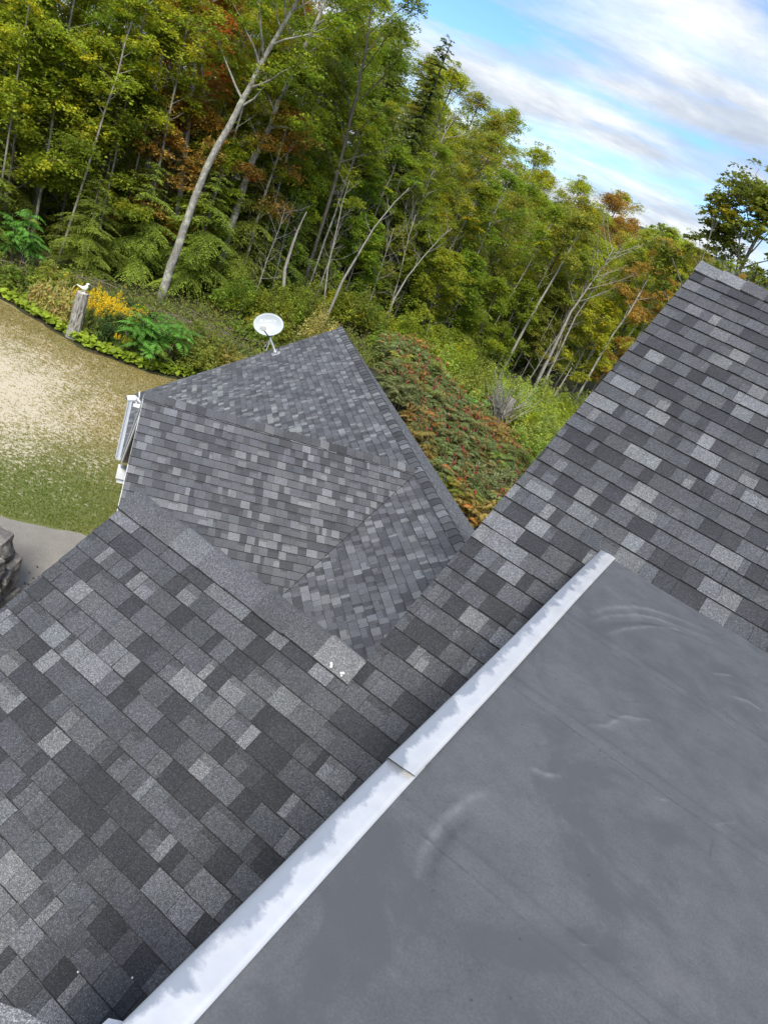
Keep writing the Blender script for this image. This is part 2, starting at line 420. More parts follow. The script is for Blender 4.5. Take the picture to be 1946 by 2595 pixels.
def lay_row(pl, v, ua, ub, rng, soft, out, hps=None, wmul=1.0, lite=1.0):
    u = ua; proud = rng.random() < .5
    first = True
    while u < ub - 1e-6:
        r = rng.random()
        w = rng.uniform(.05, .09) if r < .24 else (rng.uniform(.10, .15) if r < .72 else rng.uniform(.15, .23))
        w *= wmul
        if first: w *= rng.uniform(.35, 1.0); first = False
        u2 = min(u + w, ub)
        if ub - u2 < .03: u2 = ub
        c = tone(rng, soft) * lite
        hb = (.0140 if proud else .0100) + rng.uniform(-.0012, .0015)
        v0 = v + rng.uniform(-.002, .002) - (.001 if proud else 0)
        gap = .0010
        L = EXPO + .018
        band = EXPO - rng.uniform(.004, .008); bc = np.array((.018, .0185, .0195))      # dark line under the next butt: shingle print plus painted-in butt shadow
        splits = [(v0, v0 + band, c), (v0 + band, v0 + L, bc)]
        if not proud and rng.random() < .45:            # printed dark band along the top of the lower tab
            k = rng.uniform(.58, .75); splits = [(v0, v0 + EXPO * k, c), (v0 + EXPO * k, v0 + band, c * .55 + DARK * .45 * .8), (v0 + band, v0 + L, bc)]
        piece = []
        for (va, vb, cc) in splits:
            poly = [(u + gap, va), (u2 - gap, va), (u2 - gap, vb), (u + gap, vb)]
            if hps: poly = clip(poly, hps)
            if len(poly) < 3: continue
            top = [pl.at(x, y, .002 + hb * (1 - (y - v0) / L)) for (x, y) in poly]
            bot = [pl.at(x, y, -.001) for (x, y) in poly]
            piece.append((top, bot, cc))
        if piece:
            cen = np.mean([q for (tp, _, _) in piece for q in tp], axis=0)
            out.append((cen, piece))
        proud = not proud if rng.random() < .85 else proud
        u = u2
def emit_shingles(pieces, parents, mats, n_single):
    """pieces: (centre, geometry, parent index); the n_single largest in view become objects of their own"""
    area = []
    for (cen, piece, pi_) in pieces:
        x, y, w = project(cen)
        top = piece[0][0]
        a_ = 0.0
        if w > .2 and -20 < x < 1966 and -20 < y < 2615:
            q = [project(p_) for p_ in top]
            for i in range(len(q)):
                j = (i + 1) % len(q); a_ += q[i][0] * q[j][1] - q[j][0] * q[i][1]
            a_ = -a_ / 2
        area.append(abs(a_))
    order = sorted(range(len(pieces)), key=lambda i: -area[i])
    single = set(i for i in order[:n_single] if area[i] > 60)
    rest = {}
    for i, (cen, piece, pi_) in enumerate(pieces):
        mb = MB() if i in single else rest.setdefault(pi_, MB())
        for (tp, bt, cc) in piece:
            n = len(tp)
            mb.add(tp + bt, [list(range(n))], tuple(cc))
            b0 = len(mb.V) - 2 * n
            for j in range(n): mb.F.append([b0 + j, b0 + n + j, b0 + n + (j + 1) % n, b0 + (j + 1) % n]); mb.C.append((.022, .022, .024))
        if i in single: mb.build('shingle', mats[pi_], parents[pi_], cols=True)
    for pi_, mb in rest.items():
        o = mb.build('shingles', mats[pi_], parents[pi_], cols=True); o['kind'] = 'stuff'
def ridge_caps(P0, P1, dl, dr, parent, mat, rng, soft, w=.135, expo=.19, lift=.014, name='ridge_cap'):
    P0, P1 = np.asarray(P0, float), np.asarray(P1, float); L = np.linalg.norm(P1 - P0); e_ = (P1 - P0) / L
    n = max(1, int(round(L / expo))); ex = L / n
    dl, dr = np.asarray(dl, float), np.asarray(dr, float)
    up_ = -(dl + dr); up_ /= np.linalg.norm(up_)
    nl = up_ - dl * (up_ @ dl); nl /= np.linalg.norm(nl); nr = up_ - dr * (up_ @ dr); nr /= np.linalg.norm(nr)
    for k in range(n):
        a_, b_ = P0 + e_ * ex * k, P0 + e_ * (ex * (k + 1) + .02)
        rows = []
        jit = rng.uniform(-.004, .004)
        for (q, h) in ((a_, lift + .017), (b_, lift + .003)):
            prof = [q + dl * (w + jit) + nl * (h - .006), q + dl * .07 + nl * h, q + dl * .03 + nl * (h + .001),
                    q + up_ * (h - .005), q + dr * .03 + nr * (h + .001), q + dr * .07 + nr * h, q + dr * (w + jit) + nr * (h - .006)]
            rows.append(prof)
        top = rows[0] + rows[1]; low = [q - up_ * .010 for q in top]
        F = [[i, i + 1, 8 + i, 7 + i] for i in range(6)]
        F += [[i, 14 + i, 15 + i, i + 1] for i in range(6)]
        F += [[0, 7, 21, 14], [6, 20, 27, 13], ]
        kk = len(F)
        c = tone(rng, soft) * 1.2
        obj(name, top + low, F, mat, parent, [tuple(c)] * 6 + [(.02, .02, .021)] * (len(F) - 6))

rng = random.Random(11)
# ---- main house -------------------------------------------------------------
N_RIDGE, N_WING, N_FLAT, N_EAVE = 7.50, 3.60, 4.90, -2.2
R_RAKE, R_WING, R_WALL, R_END = -1.15, -3.22, -0.335, 5.2
ZF = -1.688
def zmain(n): return ZF + (n - N_FLAT) * .75
base_main = A(-1.0, 2.0, -CAM_H)
house = empty('house', base_main)
tag(house, 'grey-shingled house in the foreground with a black rubber flat roof', 'house')
asc1 = cosP * N1 + sinP * EZ; desc1 = -asc1; back1 = cosP * N1 - sinP * EZ
pl = Plane(A(0, 0, zmain(0)), R1, asc1)
v_of = lambda n: n / cosP
# decks (under the shingles)
def slab(name, pts, nrm, th, mat, parent, cols=None):
    pts = [np.asarray(p_, float) for p_ in pts]; n = len(pts)
    V = pts + [p_ - nrm * th for p_ in pts]
    return obj(name, V, [list(range(n)), list(range(2 * n - 1, n - 1, -1))] + [[i, n + i, n + (i + 1) % n, (i + 1) % n] for i in range(n)], mat, parent, cols and [cols] * (n + 2))
nrm1 = pl.N
def am(r, n): return A(r, n, zmain(n))
slope_main = slab('main_roof_slope', [am(R_RAKE + .015, N_EAVE), am(R_WALL, N_EAVE), am(R_WALL, N_FLAT - .03), am(R_END, N_FLAT - .03), am(R_END, N_RIDGE), am(R_RAKE + .015, N_RIDGE)], nrm1, .03, M['felt'], house)
slope_wing = slab('wing_roof_slope', [am(R_WING + .015, N_EAVE), am(R_RAKE, N_EAVE), am(R_RAKE, N_WING), am(R_WING + .015, N_WING)], nrm1, .03, M['felt'], house)
def ab(r, n, top): return A(r, n, zmain(top) - (n - top) * .75)
nb1 = cosP * EZ + sinP * N1
slab('back_roof_slope', [ab(R_RAKE, N_RIDGE, N_RIDGE), ab(R_END, N_RIDGE, N_RIDGE), ab(R_END, 14.2, N_RIDGE), ab(R_RAKE, 14.2, N_RIDGE)], nb1, .03, M['shingle'], house, tuple(MID))
slab('wing_back_slope', [ab(R_WING, N_WING, N_WING), ab(R_RAKE, N_WING, N_WING), ab(R_RAKE, 6.3, N_WING), ab(R_WING, 6.3, N_WING)], nb1, .03, M['shingle'], house, tuple(MID))
# walls
mb = MB(); Zg = -CAM_H - 1.7
def prism(mb, ra, rb, prof):      # profile (n,z) extruded along R1
    n = len(prof); V = [A(ra, *q) for q in prof] + [A(rb, *q) for q in prof]
    mb.add(V, [list(range(n)), list(range(2 * n - 1, n - 1, -1))] + [[i, (i + 1) % n, n + (i + 1) % n, n + i] for i in range(n)])
prism(mb, R_RAKE + .18, R_END - .1, [(N_EAVE + .4, Zg), (13.8, Zg), (13.8, zmain(N_RIDGE) - (13.8 - N_RIDGE) * .75 - .06), (N_RIDGE, zmain(N_RIDGE) - .06), (N_EAVE + .4, zmain(N_EAVE + .4) - .06)])
mb.build('main_wall', M['siding'], house)
mb = MB(); prism(mb, R_WING + .2, R_RAKE + .17, [(N_EAVE + .4, Zg), (6.1, Zg), (6.1, zmain(N_WING) - 2.5 * .75 - .06), (N_WING, zmain(N_WING) - .06), (N_EAVE + .4, zmain(N_EAVE + .4) - .06)])
mb.build('wing_wall', M['siding'], house)
# rake drip edges (thin dark metal under the shingle ends)
for (r_, na, nb_, nm) in ((R_RAKE, N_WING + .02, N_RIDGE, 'rake_drip_edge'), (R_WING, N_EAVE, N_WING, 'rake_drip_edge')):
    mb = MB(); mb.box(am(r_ - .006, na) - nrm1 * .06, R1 * .02, asc1 * ((nb_ - na) / cosP), nrm1 * .058); mb.build(nm, M['dark_plastic'], house)
pieces = []
v = v_of(N_EAVE)
# courses are fixed so that one butt line falls on the flat roof
k0 = int(math.floor((v_of(N_EAVE) - v_of(N_FLAT - .02)) / EXPO))
for k in range(k0, 40):
    v = v_of(N_FLAT - .02) + k * EXPO
    n_ = v * cosP
    if n_ > N_RIDGE - .08: break
    ua = R_WING if n_ + EXPO * .8 < N_WING + .03 else R_RAKE
    ub = R_END if k >= 0 else R_WALL
    row = []; top_w = [(0, 1, v_of(N_WING) - .015)]; top_m = [(0, 1, v_of(N_RIDGE) - .015)]
    if ua == R_WING and (n_ + .14 > N_WING - .03):
        lay_row(pl, v, ua - rng.uniform(0, .008), R_RAKE, rng, .04, row, top_w); lay_row(pl, v, R_RAKE, ub, rng, .04, row, top_m)
    else: lay_row(pl, v, ua - rng.uniform(0, .008), ub, rng, .04, row, top_m)
    for (cen, pc) in row:
        rr = cen @ R1
        pieces.append((cen, pc, 1 if rr < R_RAKE else 0))
emit_shingles(pieces, [slope_main, slope_wing], [M['shingle']] * 2, 300)
ridge_caps(A(R_RAKE - .012, N_RIDGE, zmain(N_RIDGE)), A(R_END, N_RIDGE, zmain(N_RIDGE)), desc1, back1, slope_main, M['shingle'], rng, .15, w=.15, expo=.22)
ridge_caps(A(R_WING - .012, N_WING, zmain(N_WING)), A(R_RAKE - .01, N_WING, zmain(N_WING)), desc1, back1, slope_wing, M['shingle'], rng, .15, w=.165, expo=.26, lift=.02)
for (r_, n_) in ((-1.292, 3.489), (-1.205, 3.489)):
    mb = MB(); P0 = am(r_, n_) + nrm1 * .033
    q = random.Random(int(r_ * 1000))
    for j in range(5):
        c_ = P0 + R1 * q.uniform(-.010, .010) + asc1 * q.uniform(-.014, .014); r0 = q.uniform(.006, .010)
        mb.tube([c_ - nrm1 * .008, c_ + nrm1 * .003, c_ + nrm1 * .007], [r0, r0 * .9, r0 * .3], 7)
    mb.build('sealant_dab', M['sealant'], slope_wing, smooth=True)
for (r_, n_) in ((-.60, 1.93), (-1.02, 2.02), (-.52, 3.75), (-1.25, 1.9)):
    P0 = am(r_, n_) + nrm1 * .012; mb = MB(); mb.tube([P0 - nrm1 * .006, P0 + nrm1 * .003], [.007, .004], 6); mb.build('granule_chip', M['sealant'], slope_main)

# flat rubber roof: a real sheet with lapped seams, wrinkles and swirl ridges
rs = np.concatenate([np.arange(-.325, 1.2, .008), np.arange(1.2, 3.5, .1)]); ns = np.concatenate([np.arange(-2.4, .65, .1), np.arange(.65, N_FLAT + .06, .008)])
RR, NN = np.meshgrid(rs, ns, indexing='ij'); HH = np.zeros_like(RR); MK = np.zeros_like(RR)
nr_ = np.random.default_rng(4)
for _ in range(26):
    kx, ky, ph = nr_.normal(0, 3.0), nr_.normal(0, 3.0), nr_.uniform(0, 6.28); HH += .0004 * np.sin(kx * RR + ky * NN + ph)
def ridge_line(pts, h, w, mark=None):
    global HH
    pts = np.array(pts, float); dense = []
    for i in range(len(pts) - 1):
        for k in np.linspace(0, 1, 14, endpoint=False): dense.append(pts[i] * (1 - k) + pts[i + 1] * k)
    dense.append(pts[-1]); dense = np.array(dense)
    lo, hi = dense.min(0) - 4 * w, dense.max(0) + 4 * w
    msk = (RR > lo[0]) & (RR < hi[0]) & (NN > lo[1]) & (NN < hi[1])
    P_ = np.stack([RR[msk], NN[msk]], -1)
    dd = np.sqrt(((P_[:, None, :] - dense[None]) ** 2).sum(-1)); kmin = dd.argmin(1); dm = dd.min(1)
    fade = np.sin(np.pi * np.clip(kmin / (len(dense) - 1), 0, 1)) ** .6
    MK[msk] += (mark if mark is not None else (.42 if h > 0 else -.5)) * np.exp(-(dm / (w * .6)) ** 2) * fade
    HH[msk] += .55 * h * np.exp(-(dm / w) ** 2) * fade
arcA = [(-0.16, 3.79), (-0.1, 4.02), (0.02, 4.26), (0.12, 4.37), (0.24, 4.45), (0.49, 4.58)]
ridge_line(arcA, .006, .022); ridge_line([(a_ + .045, b_ - .06) for a_, b_ in arcA], -.004, .03); ridge_line([(a_ - .03, b_ + .10) for a_, b_ in arcA], .003, .03)
ridge_line([(-0.06, 3.77), (0.01, 3.99), (0.12, 4.23), (0.25, 4.4), (0.38, 4.42)], .006, .022)
ridge_line([(0.09, 2.88), (0.16, 2.97), (0.18, 3.05), (0.21, 3.14), (0.25, 3.17), (0.32, 3.25)], .011, .018)
ridge_line([(0.13, 3.06), (0.18, 3.07), (.22, 3.12)], -.006, .015)
ridge_line([(-0.1, 1.62), (-0.13, 1.73), (-0.14, 1.88), (-0.11, 2.06), (-0.07, 2.15)], .007, .026)
ridge_line([(-0.06, 1.62), (-0.085, 1.74), (-0.09, 1.88), (-0.06, 2.02)], -.005, .03)
ridge_line([(-0.01, 2.4), (0.05, 2.41), (0.1, 2.47)], .006, .018)
ridge_line([(.62, 3.98), (.72, 4.05), (.8, 4.04)], .006, .018); ridge_line([(.5, 4.1), (.62, 4.25)], .006, .014)
q = random.Random(2)
for _ in range(34):
    x, y, th, L_ = q.uniform(-.2, 1.0), q.uniform(1.0, 4.7), q.gauss(.9, .5), q.uniform(.03, .22)
    ridge_line([(x, y), (x + math.cos(th) * L_ * .5 + q.uniform(-.01, .01), y + math.sin(th) * L_ * .5), (x + math.cos(th) * L_, y + math.sin(th) * L_)], .0006, .007, q.uniform(-.7, .5))
for s_ in (-1.2, -.25, .77, 1.77, 2.78, 3.66):
    HH += .0035 / (1 + np.exp(-(NN - s_ + .004 * np.sin(RR * 5)) / .006)) - .0035 / (1 + np.exp(-(NN - s_ - .085) / .012))
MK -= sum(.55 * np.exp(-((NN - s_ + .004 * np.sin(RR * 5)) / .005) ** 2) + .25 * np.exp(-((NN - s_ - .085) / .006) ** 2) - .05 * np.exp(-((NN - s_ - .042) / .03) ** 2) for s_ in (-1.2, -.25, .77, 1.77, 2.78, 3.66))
HH += .003 * np.exp(-((NN - N_FLAT + .12) / .05) ** 2)
V = (RR[..., None] * R1 + NN[..., None] * N1 + (ZF + CAM_H + HH - .004)[..., None] * EZ).reshape(-1, 3)
I = np.arange(RR.size).reshape(RR.shape)
fq = np.stack([I[:-1, :-1], I[1:, :-1], I[1:, 1:], I[:-1, 1:]], -1).reshape(-1, 4)
flat = obj('flat_roof_membrane', V, [fq], M['epdm'], house, smooth=True)
at_ = flat.data.attributes.new('marks', 'FLOAT', 'POINT'); at_.data.foreach_set('value', MK.astype(np.float32).ravel())
flat['label'] = 'black rubber membrane flat roof with seams and scuffs'
mb = MB(); prism(mb, -.33, 3.4, [(-2.4, zmain(-2.4) - .1), (N_FLAT, ZF - .03), (-2.4, ZF - .03)]); mb.build('dormer_wall', M['siding'], house)
# galvanised edge flashing in two overlapping lengths
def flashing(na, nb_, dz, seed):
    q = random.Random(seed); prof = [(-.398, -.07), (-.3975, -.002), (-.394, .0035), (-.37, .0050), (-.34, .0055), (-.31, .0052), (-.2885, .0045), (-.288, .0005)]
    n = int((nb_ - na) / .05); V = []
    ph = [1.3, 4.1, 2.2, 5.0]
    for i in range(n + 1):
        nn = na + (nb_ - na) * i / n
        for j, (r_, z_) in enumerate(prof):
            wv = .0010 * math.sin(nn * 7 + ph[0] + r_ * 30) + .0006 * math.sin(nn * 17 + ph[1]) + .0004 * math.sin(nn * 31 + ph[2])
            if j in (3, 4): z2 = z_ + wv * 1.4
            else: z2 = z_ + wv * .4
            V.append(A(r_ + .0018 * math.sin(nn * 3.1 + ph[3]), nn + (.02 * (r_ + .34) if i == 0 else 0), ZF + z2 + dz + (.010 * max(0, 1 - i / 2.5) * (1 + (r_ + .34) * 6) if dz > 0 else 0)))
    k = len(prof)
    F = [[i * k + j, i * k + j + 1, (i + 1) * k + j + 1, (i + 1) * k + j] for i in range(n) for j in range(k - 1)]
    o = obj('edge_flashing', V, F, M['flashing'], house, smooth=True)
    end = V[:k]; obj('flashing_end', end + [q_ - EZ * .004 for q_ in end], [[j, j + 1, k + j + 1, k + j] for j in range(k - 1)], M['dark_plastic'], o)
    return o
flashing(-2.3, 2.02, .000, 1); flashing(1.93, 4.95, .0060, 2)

# shingled kerb whose corner shows at the very bottom left
def at_z(px_, py_, z):
    v = Fw * FPX + Rt * (px_ - CX) - Up * (py_ - CY); return CAM + v * (z / v[2])
def upright(mb, pix, z, depth, c=(1, 1, 1)):
    top = [at_z(x, y, z) for x, y in pix]; n = len(top); V = top + [q - EZ * depth for q in top]
    mb.add(V, [list(range(n)), list(range(2 * n - 1, n - 1, -1))] + [[i, n + i, n + (i + 1) % n, (i + 1) % n] for i in range(n)], c)
kerb = empty('shingled_kerb', A(-.95, .75, zmain(.75)))
tag(kerb, 'grey shingle-capped kerb corner at the bottom left of the roof', 'kerb')
mb = MB(); upright(mb, [(-60, 2518), (0, 2540), (62, 2562), (126, 2600), (126, 2720), (-60, 2720)], -2.35, 2.0, tuple(LITE * 1.5)); mb.build('cap_shingle', M['shingle'], kerb, cols=True)
mb = MB(); upright(mb, [(252, 2602), (276, 2580), (330, 2592), (352, 2606), (352, 2680), (252, 2680)], -2.15, 1.6); mb.build('metal_corner', M['gutter'], kerb)

# ---- garage ----------------------------------------------------------------
ZR, RRDG, NX = -4.514, 5.262, 11.50          # ridge height, main ridge position, cross ridge position
R_L, N_FAR, N_NEAR, R_R = 0.335, 20.52, 4.6, 12.35
base_g = B(5.0, 13.0, -CAM_H)
gar = empty('garage', base_g)
tag(gar, 'lower grey-shingled garage with a cross gable behind the near house', 'garage')
def zl(r): return ZR - (RRDG - r) * .75
def zrr(r): return ZR - (r - RRDG) * .75
ascL = cosP * R2 + sinP * EZ; ascR = -cosP * R2 + sinP * EZ; ascC = cosP * N2 + sinP * EZ; ascCf = -cosP * N2 + sinP * EZ
OV = .0
plL = Plane(B(RRDG, 0, ZR), N2, ascL); plR = Plane(B(RRDG, 0, ZR), N2, ascR)
plC = Plane(B(0, NX, ZR), R2, ascC); plF = Plane(B(0, NX, ZR), R2, ascCf)
vL = lambda r: -(RRDG - r) / cosP
left_pts = [B(R_L, NX + RRDG - R_L, zl(R_L)), B(R_L, N_FAR, zl(R_L)), B(RRDG, N_FAR, ZR), B(RRDG, NX, ZR)]
s_far = slab('left_roof_slope', left_pts, plL.N, .03, M['felt'], gar)
s_near = slab('valley_roof_slope', [B(R_L, NX - RRDG + R_L, zl(R_L)), B(RRDG, NX, ZR), B(RRDG, N_NEAR, ZR), B(R_L, N_NEAR, zl(R_L))], plL.N, .03, M['felt'], gar)
s_c = slab('cross_gable_slope', [B(R_L, NX, ZR), B(RRDG, NX, ZR), B(R_L, NX - RRDG + R_L, zl(R_L))], plC.N, .03, M['felt'], gar)
s_cf = slab('cross_gable_far_slope', [B(R_L, NX, ZR), B(R_L, NX + RRDG - R_L, zl(R_L)), B(RRDG, NX, ZR)], plF.N, .03, M['felt'], gar)
s_r = slab('right_roof_slope', [B(RRDG, N_NEAR, ZR), B(RRDG, N_FAR, ZR), B(R_R, N_FAR, zrr(R_R)), B(R_R, N_NEAR, zrr(R_R))], plR.N, .03, M['felt'], gar)
pieces = []
rng = random.Random(5)
SOFT = .30
nrow = int((RRDG - R_L) / cosP / EXPO) + 1
for k in range(nrow):
    v = -(k + 1) * EXPO - .02
    r_ = RRDG + v * cosP
    if r_ < R_L - .12: break
    # valley line  n = NX + (RRDG-r)  (far) and n = NX-(RRDG-r) (near): in (u=n, v):  u >= NX - v*cosP
    row = []; lay_row(plL, v, NX + (RRDG - r_) - .35, N_FAR + rng.uniform(0, .008), rng, SOFT, row, [(-1, -cosP, -NX - .01), (0, -1, (RRDG - R_L) / cosP + .02), (0, 1, -.02)], lite=1.45)
    pieces += [(c_, p_, 0) for c_, p_ in row]
    row = []; lay_row(plL, v, max(N_NEAR, 5.2), NX - (RRDG - r_) + .35, rng, SOFT, row, [(1, -cosP, NX - .012), (0, -1, (RRDG - R_L) / cosP + .02), (0, 1, -.02)], lite=1.45)
    pieces += [(c_, p_, 1) for c_, p_ in row]
    # cross gable near slope: u=R2, v from its ridge:  r <= RRDG + v*cosP
    row = []; lay_row(plC, v, R_L - rng.uniform(0, .008), RRDG + v * cosP + .35, rng, SOFT, row, [(1, -cosP, RRDG - .012), (0, 1, -.02)], lite=1.45)
    pieces += [(c_, p_, 2) for c_, p_ in row]
    row = []; lay_row(plF, v, R_L - rng.uniform(0, .008), RRDG + v * cosP + .35, rng, SOFT, row, [(1, -cosP, RRDG - .012), (0, 1, -.02)], lite=1.45)
    pieces += [(c_, p_, 3) for c_, p_ in row]
for k in range(int((R_R - RRDG) / cosP / EXPO)):
    v = -(k + 1) * EXPO - .02
    row = []; lay_row(plR, v, 6.0, N_FAR + rng.uniform(0, .008), rng, SOFT, row, lite=1.45)
    pieces += [(c_, p_, 4) for c_, p_ in row]
# sun-bleached repair tabs on the big left slope
for i_, (cen, pc, pi_) in enumerate(pieces):
    if pi_ == 0:
        u, r_ = cen @ N2, cen @ R2
        if (abs(r_ - 3.55) < .32 and 14.2 < u < 16.6) or (abs(r_ - 2.25) < .28 and 16.8 < u < 19.3) or (abs(r_ - 1.5) < .3 and 18.2 < u < 19.8):
            if rng.random() < .15:
                pieces[i_] = (cen, [(tp, bt, np.array((.21, .225, .215)) * rng.uniform(.85, 1.1)) for tp, bt, _ in pc], pi_)
emit_shingles(pieces, [s_far, s_near, s_c, s_cf, s_r], [M['shingle_far']] * 5, 300)
ridge_caps(B(RRDG, 6.2, ZR), B(RRDG, N_FAR + .01, ZR), -ascL, -ascR, s_far, M['shingle_far'], rng, .15, w=.15, expo=.2, lift=.02)
ridge_caps(B(R_L - .01, NX, ZR), B(RRDG - .16, NX, ZR), -ascC, -ascCf, s_c, M['shingle_far'], rng, .15, w=.14, expo=.165, lift=.018)
# walls
mb = MB()
def prismB(mb, na, nb_, prof):
    n = len(prof); V = [B(q[0], na, q[1]) for q in prof] + [B(q[0], nb_, q[1]) for q in prof]
    mb.add(V, [list(range(n)), list(range(2 * n - 1, n - 1, -1))] + [[i, (i + 1) % n, n + (i + 1) % n, n + i] for i in range(n)])
prismB(mb, N_NEAR, N_FAR - .3, [(R_L + .35, -CAM_H - .1), (R_R - .4, -CAM_H - 2.0), (R_R - .4, zrr(R_R - .4) - .08), (RRDG, ZR - .08), (R_L + .35, zl(R_L + .35) - .08)])
mb.build('wall', M['siding'], gar)
mb = MB(); mb.add([B(R_L + .33, NX, ZR - .1), B(R_L + .33, NX + 4.6, zl(R_L) - .1), B(R_L + .33, NX - 4.6, zl(R_L) - .1), B(R_L + .6, NX, ZR - .1), B(R_L + .6, NX + 4.6, zl(R_L) - .1), B(R_L + .6, NX - 4.6, zl(R_L) - .1)],
                  [(0, 1, 2), (3, 5, 4), (0, 3, 4, 1), (1, 4, 5, 2), (2, 5, 3, 0)]); mb.build('gable_wall', M['siding'], gar)
# rake boards, soffits and eave return of the cross gable
for sg, pl_, asc_ in ((1, plF, ascCf), (-1, plC, ascC)):
    top = B(R_L + .02, NX, ZR) - pl_.N * .035; L = (RRDG - R_L) / cosP
    mb = MB(); mb.box(top - pl_.N * .17, R2 * .022, -asc_ * L, pl_.N * .17); mb.build('rake_board', M['white'], gar)
    mb = MB(); mb.box(top + R2 * .024 - pl_.N * .06, R2 * .30, -asc_ * L, pl_.N * .012); mb.build('soffit', M['soffit'], gar)
    mb = MB(); mb.box(B(R_L - .008, NX, ZR) - pl_.N * .045, R2 * .02, -asc_ * L, pl_.N * .04); mb.build('drip_edge', M['white'], gar)
mb = MB(); mb.box(B(R_L - .02, NX + 4.55, zl(R_L) - .36), R2 * .36, N2 * .42, EZ * .17); mb.build('eave_return', M['white'], gar)
mb = MB(); mb.box(B(R_L + .02, NX + 4.62, zl(R_L) - .50), R2 * .30, N2 * .34, EZ * .12); mb.build('eave_return', M['white'], gar)
# gutter along the left eave
mb = MB(); prof = [(0, 0), (-.10, 0), (-.125, .05), (-.125, .10), (-.11, .10), (-.10, .055), (-.09, .014), (-.012, .014), (-.012, .10), (0, .10)]
na, nb_ = NX + RRDG - R_L + .12, N_FAR - .05
n = len(prof); V = [B(R_L - .005 + q[0], na, zl(R_L) - .13 + q[1]) for q in prof] + [B(R_L - .005 + q[0], nb_, zl(R_L) - .13 + q[1]) for q in prof]
mb.add(V, [list(range(n)), list(range(2 * n - 1, n - 1, -1))] + [[i, (i + 1) % n, n + (i + 1) % n, n + i] for i in range(n)])
mb.build('gutter', M['gutter'], gar)
for side, pl_, asc_ in ((0, plL, ascL), (1, plR, ascR)):
    L = ((RRDG - R_L) if side == 0 else (R_R - RRDG)) / cosP
    mb = MB(); mb.box(B(RRDG, N_FAR - .03, ZR) - pl_.N * .22, N2 * .025, -asc_ * L, pl_.N * .18); mb.build('rake_board', M['white'], gar)

# ------------------------------------------------------------------ satellite dish
foot = B(3.66, 20.05, zl(3.66))
dish = empty('satellite_dish', foot)
tag(dish, 'white oval satellite dish on a bent mast on the garage roof', 'satellite dish')
nl = plL.N
mb = MB()
mb.box(foot - N2 * .10 - ascL * .12 + nl * .012, N2 * .20, ascL * .24, nl * .012)
mb.box(foot - N2 * .06 - ascL * .05 + nl * .024, N2 * .12, ascL * .02, nl * .09); mb.box(foot - N2 * .06 + ascL * .04 + nl * .024, N2 * .12, ascL * .02, nl * .09)
mb.build('foot_plate', M['galv'], dish)
knee = sight(600 + 468 / 5.53, 770 + 478 / 5.53, 21.25)
c_dish = sight(600 + 447 / 5.53, 770 + 288 / 5.53, 21.30)
mb = MB(); mb.tube([foot + nl * .05, foot * .5 + knee * .5 + nl * .02, knee, knee * .45 + c_dish * .55 + np.array([.0, .06, 0])], [.026, .026, .026, .024], 10); mb.build('mast', M['galv'], dish, smooth=True)
for q in ((460, 775, 20.9), (440, 715, 21.25)):
    P0 = sight(600 + q[0] / 5.53, 770 + q[1] / 5.53, q[2]); hgt = (P0 - foot) @ nl; P0 = P0 - nl * (hgt - .02)
    mb = MB(); mb.tube([P0, knee * .92 + foot * .08], [.011, .011], 7); mb.box(P0 - N2 * .03 - ascL * .03, N2 * .06, ascL * .06, nl * .012); mb.build('strut', M['galv'], dish, smooth=False)
dn = CAM - c_dish; dn = dn / np.linalg.norm(dn); dn = dn + np.array([-.10, 0, .22]); dn /= np.linalg.norm(dn)
dx = Rt - dn * (Rt @ dn); dx /= np.linalg.norm(dx); dy = np.cross(dn, dx)
AX, AY = .425, .318
V = [c_dish - dn * .075]; F = []
rings = 9; seg = 44
for i in range(1, rings + 1):
    rr = i / rings
    for j in range(seg):
        th = 2 * math.pi * j / seg; V.append(c_dish + dx * AX * rr * math.cos(th) + dy * AY * rr * math.sin(th) - dn * .075 * (1 - rr * rr))
for j in range(seg): F.append([0, 1 + j, 1 + (j + 1) % seg])
for i in range(rings - 1):
    for j in range(seg): F.append([1 + i * seg + j, 1 + (i + 1) * seg + j, 1 + (i + 1) * seg + (j + 1) % seg, 1 + i * seg + (j + 1) % seg])
refl = obj('reflector', V, F, M['dish'], dish, smooth=True)
sm = refl.modifiers.new('thickness', 'SOLIDIFY'); sm.thickness = .008
mb = MB(); ring = [c_dish + dx * AX * math.cos(2 * math.pi * j / 44) + dy * AY * math.sin(2 * math.pi * j / 44) for j in range(45)]
mb.tube(ring, [.007] * 45, 6, cap=False); mb.build('rim', M['dish'], refl, smooth=True)
lnb = sight(600 + 370 / 5.53, 770 + 338 / 5.53, 20.72)
mb = MB(); mb.tube([knee, knee * .5 + lnb * .5 - EZ * .02, lnb - dy * .03], [.019, .017, .015], 8); mb.build('feed_arm', M['dark_plastic'], dish, smooth=True)
mb = MB(); mb.box(lnb - dx * .09 - dy * .035 - dn * .03, dx * .18, dy * .075, dn * .06); mb.box(lnb - dx * .045 - dy * .075 - dn * .025, dx * .09, dy * .04, dn * .05); mb.build('feed_horn', M['grey_plastic'], dish)
cu = bpy.data.curves.new('lettering', 'FONT'); cu.body = 'DIRECTV'; cu.size = .085; cu.align_x = 'LEFT'; cu.extrude = .001
to = bpy.data.objects.new('lettering_curve', cu); col.objects.link(to)
bpy.context.view_layer.update()
tme = bpy.data.meshes.new_from_object(to.evaluated_get(bpy.context.evaluated_depsgraph_get()))
bpy.data.objects.remove(to)
def dish_depth(x, y): return -.075 * (1 - min(1, (x / AX) ** 2 + (y / AY) ** 2)) + .0045
def on_dish(x, y): return c_dish + dx * x + dy * y + dn * dish_depth(x, y)
